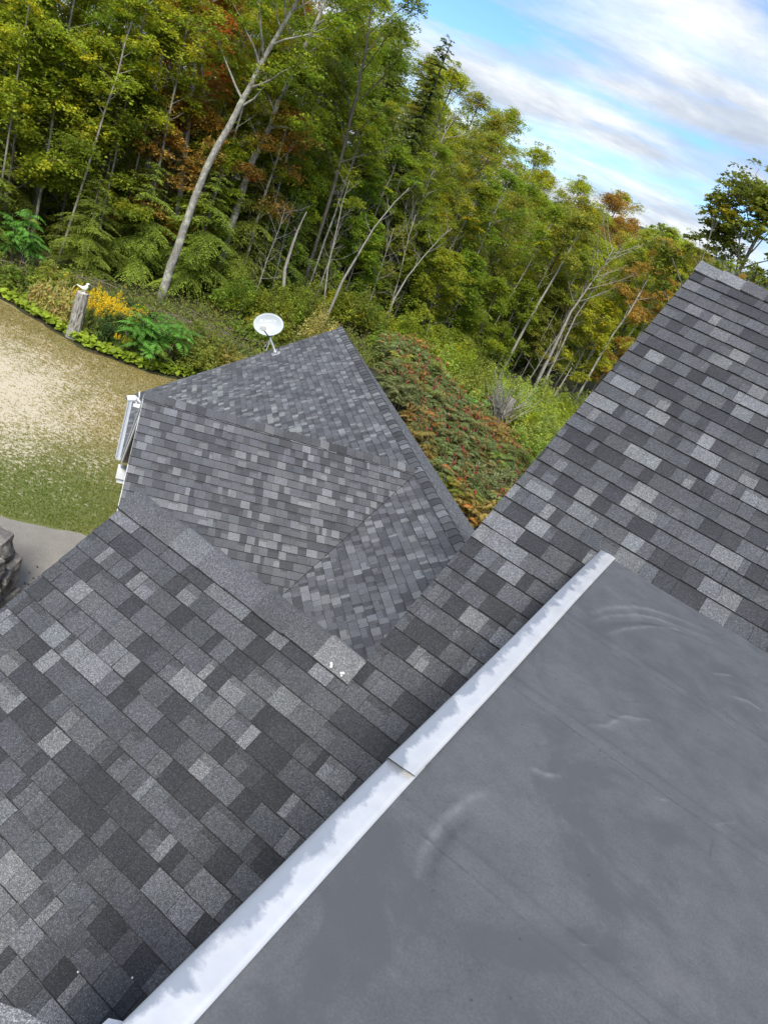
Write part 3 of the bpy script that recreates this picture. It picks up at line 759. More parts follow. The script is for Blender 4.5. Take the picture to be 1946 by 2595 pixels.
for v_ in tme.vertices:
    x, y, z = v_.co; q = on_dish(-.115 + x * .98, .085 + y) + dn * z - wloc(refl); v_.co = q
tme.materials.clear(); tme.materials.append(M['dish_letter'])
lo = bpy.data.objects.new('lettering', tme); col.objects.link(lo); lo.parent = refl
mb = MB()
for (x0, w_) in ((-.245, .028), (-.205, .028), (-.165, .014)):
    for (y0, hh) in ((.082, .02), (.108, .018), (.132, .014)):
        mb.add([on_dish(x0, y0), on_dish(x0 + w_, y0), on_dish(x0 + w_, y0 + hh), on_dish(x0, y0 + hh)], [(0, 1, 2, 3)])
mb.build('lettering', M['dish_letter'], refl)

# ------------------------------------------------------------------ security camera at the gable peak
sp = B(R_L - .01, NX, ZR - .10)
sc = empty('security_camera', sp)
tag(sc, 'white security camera with antenna at the garage gable peak', 'camera')
def wq(x, y, dd): return sight(280 + x / 8.847, 980 + y / 8.847, dd)
a_, b_ = wq(372, 262, 12.25), wq(600, 258, 12.3)
mb = MB(); e_ = (b_ - a_) / np.linalg.norm(b_ - a_)
mb.tube([a_, a_ + e_ * .01, b_ - e_ * .03, b_], [.040, .052, .052, .03], 14)
mb.build('body', M['white'], sc, smooth=False)
mb = MB(); mb.tube([a_ - e_ * .003, a_ - e_ * .006], [.03, .03], 12); mb.build('lens', M['dark_plastic'], sc)
mb = MB(); mb.tube([wq(652, 300, 12.3), wq(657, 115, 12.3)], [.013, .010], 8); mb.build('antenna', M['white'], sc, smooth=True)
mb = MB(); mb.tube([b_, wq(655, 330, 12.3), wq(690, 385, 12.32)], [.024, .022, .018], 8); mb.tube([wq(575, 320, 12.28), wq(600, 410, 12.3)], [.012, .012], 8); mb.build('arm', M['white'], sc, smooth=True)
q = wq(650, 435, 12.3)
mb = MB(); mb.box(q - R2 * .10 - EZ * .025 - N2 * .03, R2 * .20, N2 * .06, EZ * .05); mb.build('mount', M['white'], sc)

# ------------------------------------------------------------------ vegetation generators (local meshes, base at the origin)
def leaves_mesh(P, Nrm, Ax, ln, wd, cols):
    """diamond leaves: centres, normals, axes (n,3), half length / half width (n,), colours (n,3)"""
    Nrm = Nrm / (np.linalg.norm(Nrm, axis=1, keepdims=True) + 1e-9)
    Ax = Ax - Nrm * (Ax * Nrm).sum(1, keepdims=True); Ax /= np.linalg.norm(Ax, axis=1, keepdims=True) + 1e-9
    Bx = np.cross(Nrm, Ax); ln = ln[:, None]; wd = wd[:, None]
    V = np.stack([P - Ax * ln, P + Bx * wd - Ax * ln * .15 + Nrm * wd * .25, P + Ax * ln, P - Bx * wd - Ax * ln * .15 + Nrm * wd * .25], 1).reshape(-1, 3)
    n = len(P); F = np.arange(4 * n).reshape(n, 4)
    return V, F, cols
def clump(rg, c, r, rz, n, ln, bright, hue, tilt=.75):
    g_ = rg.normal(0, 1, (n, 3)); g_ /= np.linalg.norm(g_, axis=1, keepdims=True)
    rr = rg.uniform(.25, 1, (n, 1)) ** .6
    ns_ = 9; sc_ = rg.normal(0, 1, (ns_, 3)); sc_ /= np.linalg.norm(sc_, axis=1, keepdims=True); sc_ *= rg.uniform(.35, 1.05, (ns_, 1))
    g_ = sc_[rg.integers(0, ns_, n)] + g_ * rr * .36
    P = c + g_ * np.array([r, r, rz])
    P[:, 2] -= .22 * ((P[:, 0] - c[0]) ** 2 + (P[:, 1] - c[1]) ** 2) / max(r, .1)
    Nn = np.array([0, 0, 1.0]) + rg.normal(0, tilt, (n, 3)) * .6
    Ax = g_ * np.array([1, 1, .2]) + rg.normal(0, .5, (n, 3))
    L = ln * rg.uniform(.7, 1.3, n)
    b_ = bright * rg.uniform(.78, 1.25, (n, 1))
    C = b_ * (np.ones((n, 3)) * np.asarray(hue)) * (1 + rg.normal(0, .06, (n, 3)))
    return P, Nn, Ax, L, L * .62, C
class Crown:
    def __init__(s): s.d = []
    def add(s, t_): s.d.append(t_)
    def mesh(s, name, mat):
        P, Nn, Ax, L, W, C = [np.concatenate([d_[i] for d_ in s.d]) for i in range(6)]
        V, F, C = leaves_mesh(P, Nn, Ax, L, W, np.clip(C, 0, 4))
        me = mesh_np(name, V, [F], C); me.materials.append(mat); return me
def tube_mesh(mb, name, mat):
    me = mesh_np(name, mb.V, mb.F, None, True); me.materials.append(mat); return me
HUES = {'g': (1, 1, 1), 'y': (1.38, 1.18, .8), 'o': (1.5, .95, .75), 'r': (1.35, .68, .75)}
def limb_pts(rg, p0, d0, L, rise, n=5):
    pts = [np.array(p0, float)]; d_ = np.array(d0, float)
    for i in range(n):
        d_ = d_ + np.array([0, 0, rise / n]) + rg.normal(0, .10, 3); d_ /= np.linalg.norm(d_)
        pts.append(pts[-1] + d_ * L / n)
    return pts
def broadleaf(seed, path, r0, f0, spread, nlimb, leaf=.12, per=70, clr=.95, autumn=.08, ahue='y', rise=.5, clump_scale=1.0, rtop=.03, sub=4, thin=1.0):
    """tree on a trunk path (local points); limbs from fraction f0 upward"""
    rg = np.random.default_rng(seed); path = np.array(path, float); wood = MB(); cr = Crown()
    m_ = len(path); rad_ = [r0 * (1 - .88 * (i / (m_ - 1)) ** .9) + rtop * (i / (m_ - 1)) for i in range(m_)]
    rad_[0] *= 1.35
    wood.tube(path, rad_, 9)
    seglen = np.linalg.norm(np.diff(path, axis=0), axis=1); cum = np.concatenate([[0], np.cumsum(seglen)]); tot = cum[-1]
    def on(f):
        s = f * tot; i = min(np.searchsorted(cum, s, 'right') - 1, m_ - 2); k = (s - cum[i]) / seglen[i]
        return path[i] * (1 - k) + path[i + 1] * k, rad_[i] * (1 - k) + rad_[i + 1] * k
    az = rg.uniform(0, 6.28)
    for j in range(nlimb):
        f = f0 + (1 - f0) * (j + rg.uniform(0, .8)) / nlimb; f = min(f, .985)
        p0, rr = on(f); az += 2.4 + rg.normal(0, .35)
        prof = math.sin(math.pi * min(1, max(.14, (f - f0) / (1 - f0) * .78 + .22))) ** .7
        L = spread * prof * rg.uniform(.75, 1.15)
        el = rg.uniform(.15, .6) + .5 * f
        d0 = np.array([math.cos(az) * math.cos(el), math.sin(az) * math.cos(el), math.sin(el)])
        pts = limb_pts(rg, p0, d0, L, rise * rg.uniform(-.3, 1)); n = len(pts)
        r1_ = max(.02, rr * .5)
        wood.tube(pts, [r1_ * (1 - .85 * i / (n - 1)) for i in range(n)], 5, cap=False)
        ends = []
        for k in range(sub):
            t_ = rg.uniform(.35, 1.0); i = min(int(t_ * (n - 1)), n - 2); q = pts[i] + (pts[i + 1] - pts[i]) * (t_ * (n - 1) - i)
            dd = (pts[i + 1] - pts[i]); dd /= np.linalg.norm(dd); side = np.cross(dd, [0, 0, 1]) * rg.choice([-1, 1]) * rg.uniform(.4, 1.1) + rg.normal(0, .2, 3)
            d1 = dd + side; d1 /= np.linalg.norm(d1); l1 = L * rg.uniform(.22, .42)
            q2 = limb_pts(rg, q, d1, l1, .1, 3); wood.tube(q2, [r1_ * .42, r1_ * .3, r1_ * .2, .008], 4, cap=False)
            ends += [q2[-1], q2[-2]]
        ends.append(pts[-1])
        for q in ends:
            if rg.random() > thin: continue
            h_ = HUES[ahue] if rg.random() < autumn else HUES['g']
            if rg.random() < .18: h_ = tuple(np.array(h_) * np.array((1.25, 1.08, .9)))
            r_ = clr * clump_scale * rg.uniform(.55, 1.15)
            cr.add(clump(rg, q + rg.normal(0, .12, 3), r_, r_ * rg.uniform(.25, .45), int(per * rg.uniform(.6, 1.3)), leaf, rg.uniform(.7, 1.25), h_))
    return wood, cr
def straight(rg, H, lean=.06, n=7):
    d_ = rg.normal(0, lean, 2); pts = []
    for i in range(n):
        f = i / (n - 1); pts.append((d_[0] * H * f + rg.normal(0, .06) * f, d_[1] * H * f + rg.normal(0, .06) * f, H * f))
    return pts
def conifer(seed, H, rmax, zstart, droop, nlev, per_lev, leaf=.10, narrow=1.0, dens=1.0):
    rg = np.random.default_rng(seed); wood = MB(); cr = Crown()
    path = straight(rg, H, .02, 6); wood.tube(path, [H * .014 * (1 - .9 * i / 5) + .01 for i in range(6)], 8)
    P, Nn, Ax, Ls, C = [], [], [], [], []
    az = 0
    for lv in range(nlev):
        f = (lv + rg.uniform(0, .6)) / nlev; z0 = zstart + (H - zstart) * f
        for k in range(per_lev):
            az += 2.4 + rg.normal(0, .4)
            L = rmax * narrow * ((1 - f) ** .65) * rg.uniform(.38, 1.25) + .35
            d_ = np.array([math.cos(az), math.sin(az), 0]); sd_ = np.array([-d_[1], d_[0], 0])
            dp = droop * rg.uniform(.5, 1.6); ri = rg.uniform(.0, .38); z1 = z0 + rg.normal(0, .22)
            bz = lambda s: z1 + L * (ri * s - dp * s * s)
            br = [np.array([d_[0] * L * s, d_[1] * L * s, bz(s)]) for s in (0, .35, .7, 1)]
            if L > .7: wood.tube(br, [.022, .016, .01, .004], 4, cap=False)
            bb = rg.uniform(.72, 1.22)
            nt_ = max(4, int(L * 7 * dens))
            for i in range(nt_):
                s = (i + .6) / nt_; b0 = d_ * L * s; b0 = np.array([b0[0], b0[1], bz(s)])
                for sg in (-1, 1):
                    tl = (.42 * L * (1 - s) ** .8 + .10) * rg.uniform(.35, 1.3)
                    td = d_ * .75 + sd_ * sg * .85 + np.array([0, 0, -.10 - .25 * s]); td /= np.linalg.norm(td)
                    nl_ = max(2, int(tl / (leaf * 1.15)))
                    tt = (np.arange(nl_) + rg.uniform(.3, .9)) / nl_ * tl
                    pp = b0 + td * tt[:, None]; pp[:, 2] -= .30 * tt * tt + rg.normal(0, .02, nl_)
                    P.append(pp); Nn.append(np.array([0, 0, 1.]) + rg.normal(0, .28, (nl_, 3)) + d_ * .25)
                    Ax.append(np.tile(td, (nl_, 1)) + rg.normal(0, .25, (nl_, 3))); Ls.append(leaf * rg.uniform(.75, 1.3, nl_))
                    tip = (tt / tl)[:, None]
                    C.append((bb * rg.uniform(.8, 1.15, (nl_, 1)) * (.9 + .3 * tip)) * np.ones((nl_, 3)))
    P, Nn, Ax, Ls, C = map(np.concatenate, (P, Nn, Ax, Ls, C))
    cr.add((P, Nn, Ax, Ls, Ls * .42, C)); return wood, cr
def shrub(seed, H, R, n_cl, leaf, per, hue2=None, share=.0, upright=.5, tilt=.9):
    rg = np.random.default_rng(seed); wood = MB(); cr = Crown()
    for k in range(n_cl):
        az = rg.uniform(0, 6.28); rr = R * math.sqrt(rg.uniform(0, 1)); hh = H * rg.uniform(.45, 1.0) * (1 - .45 * (rr / R) ** 2)
        p1 = np.array([math.cos(az) * rr, math.sin(az) * rr, hh]); p0 = p1 * np.array([.25, .25, 0])
        if k % 2 == 0: wood.tube([p0, p0 * .5 + p1 * .5 + rg.normal(0, .08, 3), p1], [.022, .015, .005], 4, cap=False)
        h_ = hue2 if (hue2 and rg.random() < share) else (1, 1, 1)
        for zz in (1.0, .68):
            cr.add(clump(rg, p1 * np.array([1, 1, zz]), R * .34 * rg.uniform(.7, 1.2), H * .16 * rg.uniform(.8, 1.4), per, leaf, rg.uniform(.7, 1.25), h_, tilt))
    return wood, cr
def sumac(seed, H, nstem, frond=.62, nf=9, cones=0, spread=.8, drop=.5):
    rg = np.random.default_rng(seed); wood = MB(); con = MB(); P, Nn, Ax, Ls, Ws, C = [], [], [], [], [], []
    for s_ in range(nstem):
        az0 = rg.uniform(0, 6.28); r_ = spread * math.sqrt(rg.uniform(0, 1)); h = H * rg.uniform(.6, 1.05)
        top = np.array([math.cos(az0) * r_, math.sin(az0) * r_, h]); base = top * np.array([.45, .45, 0])
        wood.tube([base, base * .4 + top * .6 + rg.normal(0, .05, 3), top], [.022, .018, .012], 5, cap=False)
        az = rg.uniform(0, 6.28)
        for k in range(nf):
            az += 2.4; start = top - np.array([0, 0, rg.uniform(0, .45) * h]); L = frond * rg.uniform(.7, 1.2); el = rg.uniform(.15, .75)
            d_ = np.array([math.cos(az), math.sin(az), 0]); sd_ = np.array([-d_[1], d_[0], 0]); bb = rg.uniform(.72, 1.2)
            hz_ = 1.0 if rg.random() > .10 else 1.6
            m_ = 11; tt = (np.arange(m_) + 1.5) / (m_ + .5)
            px_ = L * tt * math.cos(el); pz = L * (tt * math.sin(el) - drop * tt * tt)
            c_ = start + d_ * px_[:, None]; c_[:, 2] += pz
            for sg in (-1, 1):
                ll = frond * .17 * np.sin(np.pi * np.clip(tt * .82 + .12, 0, 1)) ** .6 * rg.uniform(.85, 1.15)
                ax = sd_ * sg + d_ * .45 + np.array([0, 0, -.35])
                P.append(c_ + (sd_ * sg + d_ * .3 + np.array([0, 0, -.25])) * ll[:, None]); Ax.append(np.tile(ax, (m_, 1)) + rg.normal(0, .12, (m_, 3)))
                Nn.append(np.array([0, 0, 1.]) - sd_ * sg * -.35 + rg.normal(0, .18, (m_, 3)) + d_ * .2); Ls.append(ll); Ws.append(ll * .34)
                C.append(bb * rg.uniform(.85, 1.15, (m_, 1)) * np.array([[hz_, 1, .95]]))
        if cones and rg.random() < cones:
            cl = rg.uniform(.14, .22); dd = np.array([rg.normal(0, .12), rg.normal(0, .12), 1]); dd /= np.linalg.norm(dd); b0 = top + dd * .02
            con.tube([b0, b0 + dd * cl * .35, b0 + dd * cl * .75, b0 + dd * cl], [.02, .042, .032, .006], 6)
    cr = Crown(); cr.add(tuple(map(np.concatenate, (P, Nn, Ax, Ls, Ws, C)))); return wood, cr, con
def plume_plant(seed, H, nst, hue_top, leafc, R=.45):
    rg = np.random.default_rng(seed); wood = MB(); cr = Crown(); fl = Crown()
    for s_ in range(nst):
        az = rg.uniform(0, 6.28); r_ = R * math.sqrt(rg.uniform(0, 1)); h = H * rg.uniform(.7, 1.05)
        top = np.array([math.cos(az) * r_ * 1.3, math.sin(az) * r_ * 1.3, h]); base = top * np.array([.6, .6, 0])
        wood.tube([base, base * .5 + top * .5, top], [.008, .007, .004], 4, cap=False)
        n = 26; tt = rg.uniform(.12, .85, n)[:, None]; P = base * (1 - tt) + top * tt + rg.normal(0, .035, (n, 3))
        a_ = rg.uniform(0, 6.28, n); Ax = np.stack([np.cos(a_), np.sin(a_), rg.uniform(-.2, .5, n)], 1); L = rg.uniform(.05, .09, n)
        cr.add((P + Ax * L[:, None], np.array([0, 0, 1.]) + rg.normal(0, .4, (n, 3)), Ax, L, L * .22, rg.uniform(.7, 1.3, (n, 1)) * np.ones((n, 3))))
        n = 34; tt = rg.uniform(0, 1, n); P = top + np.stack([rg.normal(0, .07, n) * (1.1 - tt), rg.normal(0, .07, n) * (1.1 - tt), (tt - .35) * .34], 1)
        fl.add((P, rg.normal(0, 1, (n, 3)), rg.normal(0, 1, (n, 3)), rg.uniform(.018, .034, n), rg.uniform(.014, .026, n), rg.uniform(.7, 1.2, (n, 1)) * np.ones((n, 3))))
    return wood, cr, fl
def bare_branches(seed, path, r0, f0, spread, nlimb, levels=2, rise=.6):
    rg = np.random.default_rng(seed); path = np.array(path, float); wood = MB(); m_ = len(path)
    wood.tube(path, [r0 * (1 - .9 * i / (m_ - 1)) + .008 for i in range(m_)], 8)
    az = rg.uniform(0, 6.28)
    for j in range(nlimb):
        f = f0 + (1 - f0) * j / nlimb; s = f * (m_ - 1); i = min(int(s), m_ - 2); p0 = path[i] + (path[i + 1] - path[i]) * (s - i)
        az += 2.4 + rg.normal(0, .4); L = spread * rg.uniform(.5, 1.1); el = rg.uniform(.2, 1.0)
        pts = limb_pts(rg, p0, (math.cos(az) * math.cos(el), math.sin(az) * math.cos(el), math.sin(el)), L, rise)
        r1_ = max(.012, r0 * .35 * (1 - .5 * f)); wood.tube(pts, [r1_ * (1 - .8 * k / 5) for k in range(6)], 4, cap=False)
        for _ in range(3 * levels):
            k = rg.integers(1, 5); d_ = pts[k + 1] - pts[k] + rg.normal(0, .5, 3) * np.linalg.norm(pts[k + 1] - pts[k]); d_ /= np.linalg.norm(d_)
            q = limb_pts(rg, pts[k], d_, L * rg.uniform(.2, .45), .2, 3); wood.tube(q, [r1_ * .4, r1_ * .3, r1_ * .2, .004], 3, cap=False)
    return wood

def plant_from(name, meshes, loc, rz=0.0, s=1.0, sz=None, tint=(1, 1, 1), label=None, cat=None, group=None):
    """thing of parts: meshes = [(part name, mesh, own colour or None)]"""
    e_ = empty(name, loc); e_.rotation_euler = (0, 0, rz); e_.scale = (s, s, sz or s)
    for (pn, me, pc) in meshes:
        o = bpy.data.objects.new(pn, me); col.objects.link(o); o.parent = e_
        if pn in ('fruit_cones', 'flower_plumes'): o['kind'] = 'stuff'
        o.color = (*(pc or tint), 1)
    tag(e_, label, cat, group); return e_
GREEN, YGREEN, OLIVE, ORANGE, DEEP = (.155, .225, .030), (.230, .290, .034), (.200, .235, .048), (.290, .215, .060), (.090, .150, .028)
HEML, SPRUCE = (.160, .218, .036), (.095, .130, .034)
RUST = (.25, .185, .055); YELL = (.36, .29, .035); PALEG = (.230, .290, .075); GREYG = (.180, .210, .125); BRIGHT = (.110, .255, .055)
LB = 1.55

# ---- kinds -----------------------------------------------------------------
prng = np.random.default_rng(77)
TALL = []
for i, (H, sp, nl_, f0, per, au, ah) in enumerate([(19, 4.2, 22, .28, 62, .10, 'y'), (17.5, 3.6, 20, .25, 62, .06, 'y'), (20, 3.9, 22, .34, 60, .14, 'o'), (16, 3.4, 20, .22, 64, .10, 'y'), (18, 3.2, 18, .3, 52, .2, 'o')]):
    w_, c_ = broadleaf(100 + i, straight(np.random.default_rng(200 + i), H, .035, 8), .17 + .02 * (i % 3), f0, sp, nl_, .078, int(per * 1.9), 1.2, au * .7, ah, sub=6, thin=.74)
    TALL.append((w_, c_.mesh('crown', M['leaf'])))
TALL_D = [(tube_mesh(w_, 'trunk', M['bark_dark']), c_) for w_, c_ in TALL]
TALL_P = [(tube_mesh(w_, 'trunk', M['bark_pale']), c_) for w_, c_ in TALL]
HEM = []
for i, (H, r_, zs, nlv) in enumerate([(8.5, 3.5, .4, 26), (7.0, 3.2, .2, 22), (10.5, 3.7, .6, 32)]):
    w_, c_ = conifer(300 + i, H, r_, zs, .34, nlv, 4, .066, 1.0, 1.4); HEM.append((tube_mesh(w_, 'trunk', M['bark_dark']), c_.mesh('crown', M['needle'])))
w_, c_ = conifer(320, 20.5, 2.7, 5.0, .22, 50, 5, .12, 1.0, 1.1); SPR = (tube_mesh(w_, 'trunk', M['bark_dark']), c_.mesh('crown', M['needle']))
YOUNG = []
for i in range(3):
    w_, c_ = broadleaf(400 + i, straight(np.random.default_rng(410 + i), 8.5, .05, 6), .07, .18, 2.3, 18, .07, 105, .9, .10, 'y', sub=5)
    YOUNG.append((tube_mesh(w_, 'trunk', M['bark_dark']), c_.mesh('crown', M['leaf'])))
SHR = []
for i, (H, R_, n_, lf, per) in enumerate([(2.2, 1.3, 22, .075, 60), (3.2, 1.5, 26, .07, 62), (1.5, 1.1, 18, .06, 60), (3.0, 1.2, 22, .055, 80)]):
    w_, c_ = shrub(500 + i, H, R_, n_, lf, per, (1.35, 1.12, .8), .12); SHR.append((tube_mesh(w_, 'stems', M['twig']), c_.mesh('foliage', M['leaf'])))
SUM = []
for i in range(3):
    w_, c_, k_ = sumac(600 + i, 1.9, 9, .62, 9, .6, 1.0); SUM.append((tube_mesh(w_, 'stems', M['twig']), c_.mesh('foliage', M['leaf']), tube_mesh(k_, 'fruit_cones', M['drupe'])))
w_, c_, k_ = sumac(610, 2.2, 11, .85, 9, 0, 1.0); SUMG = (tube_mesh(w_, 'stems', M['twig']), c_.mesh('foliage', M['leaf']))
GOLD = []
for i in range(2):
    w_, c_, f_ = plume_plant(700 + i, 1.45, 22, None, None, .55); GOLD.append((tube_mesh(w_, 'stems', M['twig']), c_.mesh('foliage', M['leaf']), f_.mesh('flower_plumes', M['leaf'])))
def tint(base, rg, v=.16):
    k = rg.uniform(1 - v, 1 + v); return tuple(float(x * k * rg.uniform(.92, 1.08)) for x in base)

# ---- the forest ------------------------------------------------------------
def edge_dist(az):
    return float(np.interp(az, [-60, -45, -35, -27, -22, -15, -9, -3, 3.5, 9, 12, 16, 30], [30, 33, 39, 41, 43, 47, 56, 56, 65, 72, 80, 92, 120]))
def zone(az):
    if az < -28: return 'behind the tree stump on the left'
    if az < -17: return 'around the leaning pale trunk'
    if az < -6: return 'behind the satellite dish'
    if az < 4: return 'behind the sumac bank'
    return 'beside the main roof edge'
rg = np.random.default_rng(9)
def tall_tint(az, rg):
    r = rg.random()
    if az < -28: return ('yellow-green', YGREEN) if r < .65 else ('green', GREEN)
    if az < -17: return ('green', GREEN) if r < .62 else (('rusty orange', RUST) if r < .70 else ('yellow-green', YGREEN))
    if az < -6: return ('green', GREEN) if r < .6 else (('yellow-green', YGREEN) if r < .93 else ('olive', OLIVE))
    if az < 4: return ('yellow-green', YGREEN) if r < .45 else (('olive', OLIVE) if r < .75 else ('green', GREEN))
    return ('orange', ORANGE) if r < .2 else (('olive', OLIVE) if r < .58 else ('yellow-green', YGREEN))
for row, (off, step, hs) in enumerate([(5.5, 4.6, .94), (11, 4.2, 1.03), (17, 4.0, 1.08), (24, 4.0, 1.10), (31, 4.2, 1.10), (38, 4.4, 1.1)]):
    az = -46 if row < 2 else -44
    while az < 17:
        d_ = edge_dist(az) + off + rg.uniform(-2, 2)
        if not (row == 0 and rg.random() < .25):
            p_ = polar(az + rg.uniform(-.8, .8), d_); i = int(rg.integers(0, 5)); nm, tc_ = tall_tint(az, rg)
            H_ = float(np.interp(az, [-40, -12, -8, -4, 0, 5, 12], [1.0, 1.0, .93, .85, .84, .86, .88])) * hs * rg.uniform(.88, 1.04)
            pale = rg.random() < .5
            tr, cr = (TALL_P if pale else TALL_D)[i]
            plant_from('broadleaf_tree', [('trunk', tr, None), ('crown', cr, None)], p_, rg.uniform(0, 6.28), H_ * .97, H_, tint(tc_, rg),
                       'tall %s forest tree %s' % (nm, zone(az)), 'tree', 'tall forest trees')
        az += math.degrees(step / d_) * rg.uniform(.85, 1.2)
# hemlocks along the edge
for (off, step, lo, hi) in ((1.5, 2.7, -44, 0), (6.0, 3.4, -42, 6), (14.0, 4.2, -42, 14), (29.0, 4.6, -44, 17)):
    az = lo
    while az < hi:
        d_ = edge_dist(az) + off + rg.uniform(-1, 1.2); p_ = polar(az, d_); i = int(rg.integers(0, 3)); s_ = rg.uniform(.62, .95) if az < -20 else rg.uniform(.75, 1.05)
        if off > 3: s_ *= 1.15
        if off > 10: s_ *= 1.25
        if off > 20: s_ *= 1.35
        if not (off < 3 and rg.random() < .18):
            plant_from('hemlock_tree', [('trunk', HEM[i][0], None), ('crown', HEM[i][1], None)], p_, rg.uniform(0, 6.28), s_, s_ * rg.uniform(.85, 1.05), tint(HEML, rg, .14),
                       ('dark green drooping hemlock at the forest edge %s' if off < 10 else 'dark hemlock deep inside the forest %s') % zone(az), 'tree', 'hemlocks along the forest edge' if off < 10 else 'hemlocks inside the forest')
        az += math.degrees(step / d_) * rg.uniform(.8, 1.2)
# young broadleaf trees on the right part of the edge
for az in np.arange(-9, 13, 2.0):
    az = az + rg.uniform(-.7, .7); d_ = edge_dist(az) + rg.uniform(-1, 3); p_ = polar(az, d_); i = int(rg.integers(0, 3)); nm, tc_ = tall_tint(az, rg)
    s_ = rg.uniform(.75, 1.15)
    plant_from('young_tree', [('trunk', YOUNG[i][0], None), ('crown', YOUNG[i][1], None)], p_, rg.uniform(0, 6.28), s_, None, tint(tc_, rg), 'low %s young tree at the forest edge %s' % (nm, zone(az)), 'tree', 'young trees at the forest edge')
for az in np.arange(-33, -10, 3.1):
    az = az + rg.uniform(-1, 1); d_ = edge_dist(az) + rg.uniform(3, 6); p_ = polar(az, d_); i = int(rg.integers(0, 3)); nm, tc_ = tall_tint(az, rg)
    s_ = rg.uniform(.9, 1.25)
    plant_from('young_tree', [('trunk', YOUNG[i][0], None), ('crown', YOUNG[i][1], None)], p_, rg.uniform(0, 6.28), s_, None, tint(tc_, rg), 'slim %s understorey tree %s' % (nm, zone(az)), 'tree', 'understorey trees')
w_, c_ = broadleaf(450, straight(np.random.default_rng(451), 16, .03, 9), .085, .55, 2.3, 14, .075, 90, .9, .12, 'y', thin=.8)
SLIM = (tube_mesh(w_, 'trunk', M['bark_pale']), c_.mesh('crown', M['leaf']))
w_, c_ = broadleaf(452, straight(np.random.default_rng(453), 14, .06, 9), .065, .6, 1.9, 12, .075, 90, .85, .15, 'y', thin=.8)
SLIM2 = (tube_mesh(w_, 'trunk', M['bark_dead']), c_.mesh('crown', M['leaf']))
for i, (az, off) in enumerate([(-33.5, 2.5), (-31.2, 4.0), (-29.4, 1.8), (-27.2, 3.2), (-25.8, 4.4), (-24.2, 2.4), (-22.4, 4.6), (-20.6, 3.0), (-18.4, 4.2), (-16.2, 2.2), (-14.0, 3.6), (-12.2, 1.6), (-9.6, 3.0), (-6.4, 2.0), (-4.2, 3.6), (-1.2, 1.2), (1.6, 2.6), (3.4, .8), (5.4, 2.2), (6.6, .6), (8.0, 1.8), (9.4, .4), (10.6, 1.5), (11.6, .6)]):
    p_ = polar(az, edge_dist(az) + off); nm, tc_ = tall_tint(az, rg); k = SLIM if i % 2 else SLIM2
    plant_from('slim_tree', [('trunk', k[0], None), ('crown', k[1], None)], p_, rg.uniform(0, 6.28), rg.uniform(.8, 1.1), rg.uniform(.8, 1.02), tint(tc_, rg), 'slender pale-trunked %s tree %s' % (nm, zone(az)), 'tree', 'slender pale-trunked trees')
DEADM = tube_mesh(bare_branches(460, straight(np.random.default_rng(461), 6.5, .10, 7), .05, .25, 1.9, 16), 'trunk', M['bark_dead'])
for az, off, s_ in ((-15.8, -.5, 1.0), (-14.6, .5, .9), (-11.4, -.8, 1.1), (-9.9, .6, 1.2), (-7.4, -.6, 1.1), (-5.6, .2, 1.3), (-2.4, -.5, 1.1), (6.0, -1.5, 1.0), (7.4, -1.0, 1.1)):
    plant_from('dead_sapling', [('trunk', DEADM, None)], polar(az, edge_dist(az) + off), rg.uniform(0, 6.28), s_, None, (1, 1, 1), 'thin leafless grey sapling at the forest edge %s' % zone(az), 'tree', 'leafless saplings at the forest edge')
# the tall spruce above the tree line
p_ = polar(-8.9, 62)
plant_from('spruce_tree', [('trunk', SPR[0], None), ('crown', SPR[1], None)], p_, .6, 1.0, .97, SPRUCE, 'tall narrow dark conifer rising above the tree line', 'tree')
p_ = polar(-11.2, 66)
plant_from('spruce_tree', [('trunk', SPR[0], None), ('crown', SPR[1], None)], p_, 2.6, .9, .88, SPRUCE, 'shorter pointed conifer left of the tallest conifer', 'tree')

# trees with trunks that can be picked out one by one: path in photograph pixels at a distance
def trunk_path(pts, dist, base_z=None):
    P_ = [sight(x / 1.659, y / 1.659, dist) for x, y in pts]
    base = P_[0].copy(); gz = float(ground_z(base[0], base[1]))
    if base[2] > gz + .3:                      # carry the trunk on down to the ground, hidden by the understorey
        d_ = P_[0] - P_[1]; d_ = d_ / abs(d_[2]); P_.insert(0, P_[0] + np.array([d_[0] * .3, d_[1] * .3, -1]) * (base[2] - gz))
    P_[0][2] = gz - .1
    return P_
def special(name, pts, dist, r0, label, tint_=None, seed=1, f0=.5, spread=3.0, nlimb=10, mat='bark_pale', top=None, per=55, autumn=.1, ahue='y', cat='tree', leafless=False, clr=.95, thin=1.0, extend=0):
    P_ = trunk_path(pts, dist)
    if extend:
        d_ = P_[-1] - P_[-2]; d_ /= np.linalg.norm(d_); d2 = d_ + np.array([0, 0, .35]); d2 /= np.linalg.norm(d2)
        P_ += [P_[-1] + d2 * extend * .5, P_[-1] + d2 * extend + np.array([0, 0, extend * .1])]
    q0 = np.random.default_rng(seed + 900); fine_ = []
    for i in range(len(P_) - 1):
        for f in (0, .34, .67): fine_.append(P_[i] * (1 - f) + P_[i + 1] * f + (q0.normal(0, r0 * .06, 3) if (i or f) else 0))
    P_ = fine_ + [P_[-1]]
    base = P_[0]; loc = [q - base for q in P_]
    if leafless:
        w_ = bare_branches(seed, loc, r0, f0, spread, nlimb); parts = [('trunk', tube_mesh(w_, 'trunk', M[mat]), None)]
    else:
        w_, c_ = broadleaf(seed, loc, r0, f0, spread, nlimb, .078, int(per * 1.9), clr * 1.1, autumn, ahue, thin=thin)
        parts = [('trunk', tube_mesh(w_, 'trunk', M[mat]), None), ('crown', c_.mesh('crown', M['leaf']), None)]
    return plant_from(name, parts, base, 0, 1, None, tint_ or GREEN, label, cat)
